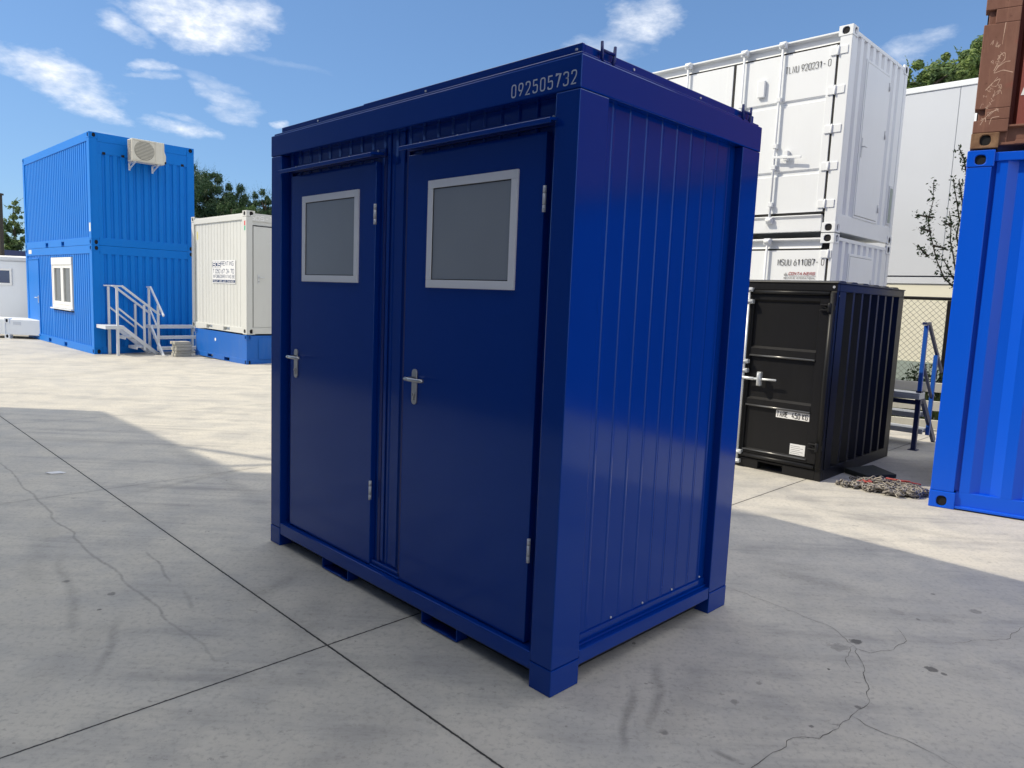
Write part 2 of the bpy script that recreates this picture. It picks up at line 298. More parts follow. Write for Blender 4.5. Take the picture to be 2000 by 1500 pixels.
    # pits and drips
    for (scl, lo, hi, amt, cc) in ((3.1, 0.045, 0.075, 0.62, (0.10, 0.097, 0.092)), (11.0, 0.050, 0.09, 0.5, (0.14, 0.135, 0.125)), (30.0, 0.07, 0.12, 0.45, (0.13, 0.125, 0.115))):
        vo = t.nodes.new('ShaderNodeTexVoronoi'); vo.inputs['Scale'].default_value = scl
        wv = t.nodes.new('ShaderNodeVectorMath'); wv.operation = 'ADD'; t.links.new(P, wv.inputs[0])
        wn = noise(P, scl*3.2, 3, 0.6, t); sc_ = t.nodes.new('ShaderNodeVectorMath'); sc_.operation = 'SCALE'; t.links.new(wn.outputs['Color'], sc_.inputs[0]); sc_.inputs['Scale'].default_value = 0.22/scl
        t.links.new(sc_.outputs[0], wv.inputs[1]); t.links.new(wv.outputs[0], vo.inputs['Vector'])
        vc = t.nodes.new('ShaderNodeSeparateColor'); t.links.new(vo.outputs['Color'], vc.inputs[0])
        size = ramp(t, vc.outputs[0], 0.55, 1.0, 0.0, 1.0)     # only some cells hold a spot
        dd = nmath('DIVIDE', vo.outputs['Distance'], nmath('ADD', size, 0.001, tree=t), tree=t)
        k = nmath('SUBTRACT', 1.0, ramp(t, dd, lo, hi), tree=t)
        a = mixc(t, nmath('MULTIPLY', k, amt, tree=t), a, cc)
    # sawn joints, in metres across the yard
    jh = None
    for axis, vals in ((0, JOINT_U), (1, JOINT_V)):
        base = nmath('ADD', sp.outputs[axis], nmath('MULTIPLY', nmath('SUBTRACT', fine.outputs[0], 0.5, tree=t), 0.010, tree=t), tree=t)
        for v, jw in vals:
            d = nmath('ABSOLUTE', nmath('SUBTRACT', base, v, tree=t), tree=t)
            k = nmath('MULTIPLY', nmath('SUBTRACT', 1.0, ramp(t, d, 0.0022*jw, 0.0022*jw+.003), tree=t), min(1, jw), tree=t)
            halo = nmath('SUBTRACT', 1.0, ramp(t, d, 0.004, 0.05), tree=t)
            jh = k if jh is None else nmath('MAXIMUM', jh, k, tree=t)
            a = mixc(t, nmath('MULTIPLY', nmath('MULTIPLY', halo, mid.outputs[0], tree=t), 0.28, tree=t), a, (0.22, 0.21, 0.19))
    a = mixc(t, nmath('MULTIPLY', jh, 0.96, tree=t), a, (0.022, 0.021, 0.020))
    t.links.new(a, b.inputs['Base Color'])
    t.links.new(ramp(t, mid.outputs[0], 0.3, 0.7, 0.78, 0.62), b.inputs['Roughness'])
    b.inputs['Specular IOR Level'].default_value = 0.35
    h = nmath('ADD', nmath('MULTIPLY', fine.outputs[0], 0.6, tree=t), nmath('MULTIPLY', grain.outputs[0], 0.4, tree=t), tree=t)
    pv = bump(t, h, 0.35, 0.004, None)
    bump(t, nmath('MULTIPLY', jh, -1.0, tree=t), 0.8, 0.01, b, pv)
    return mt
# the mapping node turns by +45 degrees: u=(x-y)/sqrt2, v=(x+y)/sqrt2
q2 = math.sqrt(2)
MARKS = [(-2.68,4.21,-1.81,2.92,0.030,0.50),(-1.84,3.35,-1.60,2.65,0.022,0.60),(-4.33,6.02,-2.93,4.56,0.012,0.75),(-2.93,4.56,-2.10,3.77,0.012,0.75),(-2.10,3.77,-1.57,3.25,0.011,0.70),(-1.57,3.25,-1.21,2.91,0.010,0.50),(0.56,2.90,0.43,2.33,0.020,0.80),(0.72,3.09,0.55,2.46,0.026,0.70),(1.55,4.35,2.10,3.87,0.085,0.50),(1.49,4.48,2.04,4.24,0.050,0.30),(-2.12,4.12,-1.77,3.68,0.012,0.70),(-1.68,3.62,-1.48,3.33,0.014,0.50),(-3.55,7.19,-1.53,4.88,0.070,0.35),(-1.30,3.44,-1.12,3.97,0.055,0.50),(-2.95,5.12,-2.15,6.42,0.050,0.45),(-0.91,2.93,-0.95,3.76,0.100,0.35),(-3.07,4.67,-2.30,3.37,0.060,0.30),(0.48,2.36,0.97,3.09,0.090,0.30),(-3.75,10.10,-1.35,7.94,0.100,0.30),(-7.75,10.85,-7.29,15.27,0.200,0.30),(2.47,5.57,3.53,4.82,0.050,0.35),(2.38,5.77,3.11,5.27,0.030,0.30),(0.76,2.46,0.87,2.37,0.014,0.90),(1.82,3.16,2.27,2.97,0.060,0.30),(-0.32,2.49,-0.69,2.23,0.120,0.25),(-1.82,2.48,-1.82,3.30,0.090,0.25),]
DRIPS = [(1.71,3.33,.028,.8),(1.46,3.05,.008,.9),(1.94,3.09,.026,.75),(1.97,3.05,.012,.7),(1.60,3.27,.05,.35),(2.45,3.97,.014,.6),(2.55,3.75,.03,.4),(1.20,2.60,.012,.6),(-1.95,3.34,.012,.7),(-2.9,3.9,.016,.5),(.62,3.22,.010,.6),(2.1,3.7,.04,.16),(2.3,3.62,.05,.16),(.95,2.75,.02,.4),(1.1,2.9,.016,.4),(1.45,2.75,.012,.6)]
JOINT_U = [(-3.86/q2, 1.1), (-8.45/q2, .45), (-13.1/q2, .5), (0.85/q2-.35, .0001), (5.4/q2, .5)]
JOINT_V = [(2.30/q2, 1.25), (10.35/q2, .5), (20.2/q2, .5), (-6.7/q2, 1)]

# ------------------------------------------------------------------ mesh helpers
class MB:
    def __init__(s): s.v = []; s.f = []; s.sm = []
    def quad(s, *p, smooth=False):
        i = len(s.v); s.v += [tuple(q) for q in p]; s.f.append(tuple(range(i, i+len(p)))); s.sm.append(smooth); return s
    def box(s, x0, x1, y0, y1, z0, z1):
        i = len(s.v)
        s.v += [(x0,y0,z0),(x1,y0,z0),(x1,y1,z0),(x0,y1,z0),(x0,y0,z1),(x1,y0,z1),(x1,y1,z1),(x0,y1,z1)]
        for f in ((0,3,2,1),(4,5,6,7),(0,1,5,4),(1,2,6,5),(2,3,7,6),(3,0,4,7)): s.f.append(tuple(i+k for k in f)); s.sm.append(False)
        return s
    def bar(s, a, b, w_, h_, upv=(0, 0, 1)):
        a = Vector(a); b = Vector(b); d = (b-a).normalized(); u = Vector(upv)
        if abs(d.dot(u)) > 0.95: u = Vector((1, 0, 0))
        r = d.cross(u).normalized()*w_/2; u = r.cross(d).normalized()*h_/2
        i = len(s.v)
        for p in (a, b):
            for (p1, p2) in ((-1,-1),(1,-1),(1,1),(-1,1)): s.v.append(tuple(p+r*p1+u*p2))
        for f in ((0,1,2,3),(7,6,5,4),(0,4,5,1),(1,5,6,2),(2,6,7,3),(3,7,4,0)): s.f.append(tuple(i+k for k in f)); s.sm.append(False)
        return s
    def tube(s, pts, r, n=8, cap=True, closed=False):
        pts = [Vector(p) for p in pts]; i0 = len(s.v); m_ = len(pts); rr = r if isinstance(r, (list, tuple)) else [r]*m_
        prev = None
        for k, p in enumerate(pts):
            if closed: d = (pts[(k+1) % m_]-pts[k-1]).normalized()
            else: d = (pts[min(k+1, m_-1)]-pts[max(k-1, 0)]).normalized()
            if prev is None:
                u = Vector((0, 0, 1)) if abs(d.z) < 0.9 else Vector((1, 0, 0))
                u = (u-d*u.dot(d)).normalized()
            else: u = (prev-d*prev.dot(d)).normalized()
            prev = u; q = d.cross(u)
            for j in range(n):
                an = 2*PI*j/n; s.v.append(tuple(p+(u*math.cos(an)+q*math.sin(an))*rr[k]))
        for k in range(m_ if closed else m_-1):
            k2 = (k+1) % m_
            for j in range(n):
                s.f.append((i0+k*n+j, i0+k*n+(j+1) % n, i0+k2*n+(j+1) % n, i0+k2*n+j)); s.sm.append(True)
        if cap and not closed:
            s.f.append(tuple(i0+j for j in range(n))[::-1]); s.sm.append(False)
            s.f.append(tuple(i0+(m_-1)*n+j for j in range(n))); s.sm.append(False)
        return s
    def prism(s, poly, fn, d0, d1):
        """poly: (t,z) outline; fn(t,z,d)->xyz"""
        i = len(s.v); n = len(poly)
        for d in (d0, d1):
            for (t_, z) in poly: s.v.append(tuple(fn(t_, z, d)))
        s.f.append(tuple(range(i, i+n))); s.f.append(tuple(range(i+2*n-1, i+n-1, -1))); s.sm += [False, False]
        for k in range(n): s.f.append((i+k, i+n+k, i+n+(k+1) % n, i+(k+1) % n)); s.sm.append(False)
        return s
    def build(s, name, mat, parent=None, bevel=0.0, seg=1, fix=True):
        me = bpy.data.meshes.new(name); me.from_pydata(s.v, [], s.f)
        me.polygons.foreach_set('use_smooth', s.sm)
        if fix:
            bm = bmesh.new(); bm.from_mesh(me); bmesh.ops.recalc_face_normals(bm, faces=bm.faces); bm.to_mesh(me); bm.free()
        me.materials.append(mat)
        o = bpy.data.objects.new(name, me); col.objects.link(o)
        if parent is not None: o.parent = parent
        if bevel > 0:
            b = o.modifiers.new('bevel', 'BEVEL'); b.width = bevel; b.segments = seg; b.limit_method = 'ANGLE'; b.angle_limit = R(40); b.harden_normals = False
        return o

FX = lambda t_, z, d: (d, t_, z)      # face whose outward normal is local -x (t = local y)
FY = lambda t_, z, d: (t_, d, z)      # face whose outward normal is local -y (t = local x)
def fbox(mb, F, t0, t1, z0, z1, d0, d1):
    a = F(t0, z0, d0); b = F(t1, z1, d1)
    mb.box(min(a[0],b[0]), max(a[0],b[0]), min(a[1],b[1]), max(a[1],b[1]), min(a[2],b[2]), max(a[2],b[2]))
    return mb
def holeplate(mb, F, t0, t1, z0, z1, hole, d0=0.0, th=0.03, n=20, power=2.6):
    ct, cz, rt_, rz = hole; ring_o = []; ring_i = []
    for k in range(n):
        an = 2*PI*(k+0.5)/n; c, s = math.cos(an), math.sin(an)
        ring_i.append((ct+rt_*math.copysign(abs(c)**(2/power), c), cz+rz*math.copysign(abs(s)**(2/power), s)))
    # outer boundary points: walk the rectangle by angle
    for k in range(n):
        an = 2*PI*(k+0.5)/n; c, s = math.cos(an), math.sin(an)
        tx = ((t1-ct) if c > 0 else (ct-t0))/max(abs(c), 1e-6); tz = ((z1-cz) if s > 0 else (cz-z0))/max(abs(s), 1e-6)
        q = min(tx, tz); ring_o.append([ct+c*q, cz+s*q])
    for (a, b) in ((t0, z0), (t1, z0), (t1, z1), (t0, z1)):     # snap the nearest to each corner
        k = min(range(n), key=lambda k: (ring_o[k][0]-a)**2+(ring_o[k][1]-b)**2); ring_o[k] = [a, b]
    i = len(mb.v)
    for ring, d in ((ring_o, d0), (ring_i, d0), (ring_i, d0+th), (ring_o, d0+th)):
        for (a, b) in ring: mb.v.append(tuple(F(a, b, d)))
    for k in range(n):
        k2 = (k+1) % n
        for (p, q) in ((0, 1), (1, 2), (2, 3), (3, 0)):
            mb.f.append((i+p*n+k, i+p*n+k2, i+q*n+k2, i+q*n+k)); mb.sm.append(False)
    return mb
def sheet(mb, F, prof, z0, z1):
    for (a, b) in zip(prof, prof[1:]): mb.quad(F(a[0], z0, a[1]), F(b[0], z0, b[1]), F(b[0], z1, b[1]), F(a[0], z1, a[1]))
    return mb
def trap(t0, t1, period, depth, d, lead=0.0, flat=0.35, inner=0.35):
    """trapezoid corrugation from t0 to t1; outer flats at d, inner flats at d+depth"""
    sl = (1-flat-inner)/2; p = [(t0, d)]; t_ = t0+lead
    while t_+period <= t1+1e-6:
        for (k, dd) in ((flat, 0), (flat+sl, depth), (flat+sl+inner, depth), (1, 0)): p.append((t_+k*period, d+dd))
        t_ += period
    p.append((t1, d)); return p
def ribs(t0, t1, period, d, h, w_=0.012, start=0.0):
    """flat sheet with small outward ribs"""
    p = [(t0, d)]; t_ = t0+start
    while t_+w_ < t1:
        if t_ > t0: p += [(t_, d), (t_+w_*0.3, d+h), (t_+w_*0.7, d+h), (t_+w_, d)]
        t_ += period
    p.append((t1, d)); return p
def tag(o, label=None, cat=None, group=None, kind=None):
    for k, v in (('label', label), ('category', cat), ('group', group), ('kind', kind)):
        if v: o[k] = v
    return o
def thing(name, loc, rz, label, cat, group=None):
    o = bpy.data.objects.new(name, None); col.objects.link(o); o.empty_display_size = 0.2
    o.location = loc; o.rotation_euler = (0, 0, rz); return tag(o, label, cat, group)
def copy_tree(o, parent=None):
    c = o.copy(); col.objects.link(c); c.parent = parent
    for ch in list(o.children): copy_tree(ch, c)
    return c
def at(u, v, Y):
    d = fw + rt2*((u-1000)/FPX) + up2*((750-v)/FPX); k = Y/d.y
    return Vector((d.x*k, Y, CAM_H+d.z*k))

# stroke lettering -------------------------------------------------------
G = {
 '0': [[(0,0),(0,1),(1,1),(1,0),(0,0),'c']], '1': [[(.1,.8,1),(.6,1,1),(.6,0)]],
 '2': [[(0,.76),(0,1),(1,1),(1,.58),(0,0,1),(1,0)]], '3': [[(0,.82),(0,1),(1,1),(1,.54),(.45,.54)],[(.45,.54),(1,.54),(1,0),(0,0),(0,.18)]],
 '4': [[(.5,1),(0,.28,1),(1,.28)],[(.72,.52),(.72,0)]], '5': [[(.95,1),(.06,1,1),(.06,.56,1),(1,.64),(1,0),(0,0),(0,.2)]],
 '6': [[(.75,1),(0,.42),(0,0),(1,0),(1,.58),(.12,.58)]], '7': [[(0,.88),(0,1,1),(1,1,1),(.35,0)]],
 '8': [[(0,.54),(0,1),(1,1),(1,.54),(0,.54),'c'],[(0,0),(0,.54),(1,.54),(1,0),(0,0),'c']], '9': [[(.25,0),(1,.58),(1,1),(0,1),(0,.42),(.88,.42)]],
 'T': [[(0,1),(1,1)],[(.5,1),(.5,0)]], 'L': [[(0,1),(0,0,1),(1,0)]], 'N': [[(0,0),(0,1,1),(1,0,1),(1,1)]], 'U': [[(0,1),(0,0),(1,0),(1,1)]],
 'M': [[(0,0),(0,1,1),(.5,.35,1),(1,1,1),(1,0)]], 'S': [[(1,.8),(1,1),(0,1),(0,.53),(1,.53),(1,0),(0,0),(0,.2)]], '-': [[(.1,.5),(.9,.5)]],
 'O': [[(0,0),(0,1),(1,1),(1,0),(0,0),'c']], 'R': [[(0,0),(0,1,1),(1,1),(1,.48),(0,.48)],[(.5,.48),(1,0)]], 'E': [[(1,1),(0,1,1),(0,0,1),(1,0)],[(0,.52),(.85,.52)]],
 'I': [[(.5,0),(.5,1)]], 'G': [[(1,.8),(1,1),(0,1),(0,0),(1,0),(1,.5),(.55,.5)]], 'F': [[(1,1),(0,1,1),(0,0)],[(0,.52),(.85,.52)]],
 'B': [[(0,0),(0,1),(.9,1),(.9,.53),(0,.53)],[(0,.53),(1,.53),(1,0),(0,0)]], 'A': [[(0,0),(.5,1,1),(1,0)],[(.2,.35),(.8,.35)]],
 'K': [[(0,0),(0,1)],[(1,1),(.05,.45,1),(1,0)]], 'C': [[(1,.75),(1,1),(0,1),(0,0),(1,0),(1,.25)]], '.': [[(.4,0),(.6,0)]],
 '@': [[(.7,.3),(.3,.3),(.3,.7),(.7,.7),(.7,.2),(1,.2),(1,1),(0,1),(0,0),(1,0)]], 'P': [[(0,0),(0,1,1),(1,1),(1,.48),(0,.48)]],
 'D': [[(0,0),(0,1),(1,1),(1,0),(0,0),'c']], 'V': [[(0,1),(.5,0,1),(1,1)]], ' ': [], ',': [[(.5,0),(.35,-.15)]], '/': [[(0,0),(1,1)]], 'W': [[(0,1),(.25,0,1),(.5,.7,1),(.75,0,1),(1,1)]],
}
def rounded(pts, r, closed):
    P = [Vector((p[0], p[1])) for p in pts]; sharp = [len(p) > 2 for p in pts]
    if closed: P = P[:-1]; sharp = sharp[:-1]
    n = len(P); o = []
    for i in range(n):
        if not closed and i in (0, n-1) or sharp[i]: o.append(P[i]); continue
        a, b, c = P[i-1], P[i], P[(i+1) % n]
        ra = min(r, (a-b).length*0.48); rc = min(r, (c-b).length*0.48)
        p0 = b+(a-b).normalized()*ra; p2 = b+(c-b).normalized()*rc
        for k in range(5):
            t_ = k/4; o.append(p0*(1-t_)**2+b*2*t_*(1-t_)+p2*t_*t_)
    if closed: o.append(o[0])
    return o
def strokes(mb, text, F, t0, z0, h, adv, gw, sw, d, sign=-1, shear=0.0, rnd=0.45, th=0.0012):
    """write text starting at face coordinate t0 running in direction sign"""
    t_ = t0
    for ch in text:
        for st in G.get(ch, []):
            cl = st[-1] == 'c'; pts = [(p[0]*gw, p[1]*h) + tuple(p[2:]) for p in (st[:-1] if cl else st)]
            P = rounded(pts, gw*rnd, cl); n = len(P)
            Lf = []; Rt = []
            for i in range(n):
                if cl: a = P[i-1] if i > 0 else P[n-2]; b = P[i+1] if i < n-1 else P[1]
                else: a = P[max(i-1, 0)]; b = P[min(i+1, n-1)]
                dd = (b-a).normalized()
                d1 = (P[i]-a).normalized() if (P[i]-a).length > 1e-7 else dd
                nn = Vector((-dd.y, dd.x)); k = 1/max(0.5, abs(dd.dot(d1)))
                Lf.append(P[i]+nn*sw/2*k); Rt.append(P[i]-nn*sw/2*k)
            for i in range(n-1):
                q = [Lf[i], Rt[i], Rt[i+1], Lf[i+1]]
                pl = [(t_+sign*(p.x+shear*p.y), z0+p.y) for p in q]
                mb.quad(*[F(a, b, d) for a, b in pl])
        t_ += sign*adv*(0.55 if ch in '. ,I' and gw < 1 else 1)
    return t_

# ------------------------------------------------------------------ ground
def fall(x, y):
    return -0.205*min(1, max(0, (-x-2.5)/7.8))*min(1, max(0, (y-10.5)/4.5))
mb = MB(); gx = [-400, -60, -30, -20]+[-14+i*.6 for i in range(20)]+[-2.4, 4, 30, 400]; gy = [-400, 0, 6, 10.5]+[10.5+i*.5 for i in range(1, 10)]+[16, 20, 40, 400]
gi = {}
for i, x in enumerate(gx):
    for j, y in enumerate(gy): gi[i, j] = len(mb.v); mb.v.append((x, y, fall(x, y)))
for i in range(len(gx)-1):
    for j in range(len(gy)-1): mb.f.append((gi[i, j], gi[i+1, j], gi[i+1, j+1], gi[i, j+1])); mb.sm.append(True)
ground = mb.build('ground', concrete(), fix=False); tag(ground, kind='structure')
# cracks in the slab: thin ragged ribbons
def crack(mb, pts, w_=0.004, jit=0.009, z=0.0015):
    w_ *= 0.62
    P = [Vector((*p, 0)) for p in pts]; fine = []
    for a, b in zip(P, P[1:]):
        n = max(2, int((b-a).length/0.03))
        for k in range(n):
            q = a.lerp(b, k/n); nn = Vector((-(b-a).y, (b-a).x, 0)).normalized(); fine.append(q+nn*random.uniform(-jit, jit)*(1 if k else 0.3))
    fine.append(P[-1]); prev = None
    for i, p in enumerate(fine):
        d = (fine[min(i+1, len(fine)-1)]-fine[max(i-1, 0)]).normalized(); nn = Vector((-d.y, d.x, 0)); ww = w_*random.uniform(0.25, 1.0)*(0.3 if i in (0, len(fine)-1) else 1)
        cur = (p+nn*ww/2+Vector((0, 0, z)), p-nn*ww/2+Vector((0, 0, z)))
        if prev: mb.quad(prev[0], prev[1], cur[1], cur[0])
        prev = cur
mb = MB()
crack(mb, [(1.05,4.12),(1.29,3.93),(1.55,3.62),(1.66,3.48),(1.68,3.29)], 0.004)
crack(mb, [(1.68,3.29),(1.58,3.16),(1.56,3.05)], 0.006)
crack(mb, [(1.68,3.29),(1.64,3.12),(1.58,2.96),(1.52,2.8)], 0.006)
crack(mb, [(1.52,2.8),(1.39,2.68),(1.3,2.59),(1.2,2.52),(1.1,2.52),(1.02,2.44),(0.94,2.38),(0.84,2.28),(0.7,2.2)], 0.005)
crack(mb, [(1.67,3.27),(1.73,3.22),(1.86,3.26),(1.97,3.36),(2.0,3.5)], 0.004)
crack(mb, [(2.19,3.35),(2.38,3.41),(2.5,3.42),(2.61,3.51),(2.72,3.61),(2.95,3.78)], 0.004)
crack(mb, [(1.39,2.68),(1.44,2.6),(1.54,2.52),(1.62,2.39),(1.66,2.2)], 0.004)
cr = mb.build('ground_cracks', M['crack'], fix=False); tag(cr, kind='structure')

# ------------------------------------------------------------------ generic corner casting
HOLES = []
def hole_shade_discs(parent):
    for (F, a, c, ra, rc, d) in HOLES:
        b = MB(); b.prism([(a+ra*1.02*math.cos(2*PI*k/16), c+rc*1.02*math.sin(2*PI*k/16)) for k in range(16)], F, d, d+.004); b.build('hole_shade_disc', M['dark'], parent)  # dark disc behind each casting hole, standing for the shade inside
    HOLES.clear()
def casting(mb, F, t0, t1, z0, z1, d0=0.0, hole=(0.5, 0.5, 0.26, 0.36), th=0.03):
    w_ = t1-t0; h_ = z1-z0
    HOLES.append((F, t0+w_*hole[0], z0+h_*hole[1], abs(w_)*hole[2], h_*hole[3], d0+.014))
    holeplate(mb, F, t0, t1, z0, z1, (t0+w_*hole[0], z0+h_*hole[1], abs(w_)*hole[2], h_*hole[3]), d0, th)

# ================================================================== SANITARY CABIN
W_, L_, H_ = 1.3844, 2.3738, 2.4643
cab = thing('toilet_cabin', (0.2023, 2.7221, 0), 2.3566-PI/2, 'large dark blue cabin with two windowed doors standing in the middle of the yard', 'cabin')
fr = MB()
PX, PY = 0.172, 0.117
for (x0, x1) in ((0, PX), (W_-PX, W_)):
    for (y0, y1) in ((0, PY), (L_-PY, L_)):
        po = MB().box(x0, x1, y0, y1, 0.112, 2.344).build('corner_post', M['navy'], cab, 0.004, 2)
        MB().box(x0-(.0015 if x0 == 0 else 0), x1+(.0015 if x0 else 0), y0-(.0015 if y0 == 0 else 0), y1+(.0015 if y0 else 0), 0, 0.1105).build('foot', M['navy'], po, 0.003, 2)
tb = MB()
ro = [(-.0015, -.0015), (W_+.0015, -.0015), (W_+.0015, L_+.0015), (-.0015, L_+.0015)]; ri_ = [(.1, .1), (W_-.1, .1), (W_-.1, L_-.1), (.1, L_-.1)]
for z in (2.3455, H_): tb.v += [(*p, z) for p in ro]+[(*p, z) for p in ri_]
for k in range(4):
    k2 = (k+1) % 4
    tb.f += [(k, k2, 8+k2, 8+k), (4+k, 12+k, 12+k2, 4+k2), (8+k, 8+k2, 12+k2, 12+k), (k, 4+k, 4+k2, k2)]; tb.sm += [False]*4
tb.build('top_beam', M['navy'], cab, 0.005, 2)
br = MB()
br.box(0.002, 0.07, PY+.001, L_-PY-.001, 0.072, 0.146); br.box(W_-.07, W_-.002, PY+.001, L_-PY-.001, 0.072, 0.146)
br.box(PX+.001, W_-PX-.001, 0.002, 0.06, 0.078, 0.142); br.box(PX+.001, W_-PX-.001, L_-0.06, L_-0.002, 0.078, 0.142)
br.build('base_beam', M['navy'], cab, 0.004, 2)
MB().box(0.075, W_-.075, 0.07, L_-0.07, 0.012, 0.0895).build('gap_shade_slab', M['dark'], cab)  # dark slab added to shut light out of the gap beneath
MB().box(0.07, W_-.07, 0.06, L_-0.06, 0.09, 0.14).build('floor', M['dark'], cab)
rf = MB()
rf.box(0.012, W_-.012, 0.012, L_-0.012, H_+.0005, H_+0.012)
# folded roof edging set back from the beam, in two lengths
for (y0, y1, dz) in ((0.03, 1.46, 0.0), (1.456, L_-0.06, -0.004)): rf.box(0.035, 0.05, y0, y1, H_, H_+0.052+dz)
rf.box(0.05, W_-0.05, 0.03, 0.045, H_, H_+0.05); rf.box(W_-.05, W_-.035, 0.03, L_-.06, H_, H_+0.05); rf.box(0.05, W_-.05, L_-.075, L_-.06, H_, H_+0.05)
rf.box(0.045, W_-0.045, 0.04, L_-0.07, H_+0.03, H_+0.04)
rf.build('roof_edging', M['navy'], cab, 0.002)
# side wall sheet (local y=0 face): fine pressed ribs
sw = MB(); sheet(sw, FY, ribs(PX, W_-PX, 0.1135, 0.042, -0.0016, 0.020, 0.075), 0.185, 2.3455)
sw.build('side_wall', M['navy'], cab)
fl = MB(); fl.box(PX, W_-PX, 0.022, 0.045, 0.142, 0.152); fl.box(PX, W_-PX, 0.034, 0.046, 0.152, 0.186); fl.build('side_flashing', M['navy'], cab, 0.002)
bw = MB(); sheet(bw, FY, ribs(PX, W_-PX, 0.1135, L_-0.04, 0.0045, 0.013, 0.075), 0.142, 2.3455); bw.build('rear_side_wall', M['navy'], cab)
ow = MB(); sheet(ow, FX, ribs(PY, L_-PY, 0.1135, W_-0.04, 0.0045, 0.013, 0.075), 0.142, 2.3455); ow.build('back_wall', M['navy'], cab)
def screw(mb, F, t_, z, d, r=0.005):
    mb.tube([F(t_, z, d), F(t_, z, d-0.004)], r, 8)
for x in (0.19, 0.43, 0.67, 0.915, 1.17):
    s = MB(); screw(s, FY, x, 0.198, 0.041); s.build('screw', M['alu'], cab)
for y in (0.132, 1.085, 1.21, 1.30):
    s = MB(); screw(s, FX, y, 0.17, 0.052); s.build('screw', M['alu'], cab)
# front wall sheet
DFACE = 0.030; WALLD = 0.058
fwm = MB()
sheet(fwm, FX, ribs(PY, L_-PY, 0.1035, WALLD, -0.010, 0.016, 0.03), 2.20, 2.3455)
sheet(fwm, FX, ribs(1.058, 1.335, 0.0925, WALLD, -0.005, 0.012, 0.055), 0.146, 2.20)
sheet(fwm, FX, [(PY, WALLD), (1.07, WALLD+.06)], 0.146, 2.20); sheet(fwm, FX, [(1.32, WALLD+.06), (L_-PY, WALLD)], 0.146, 2.20)
fwm.build('front_wall', M['navy'], cab)
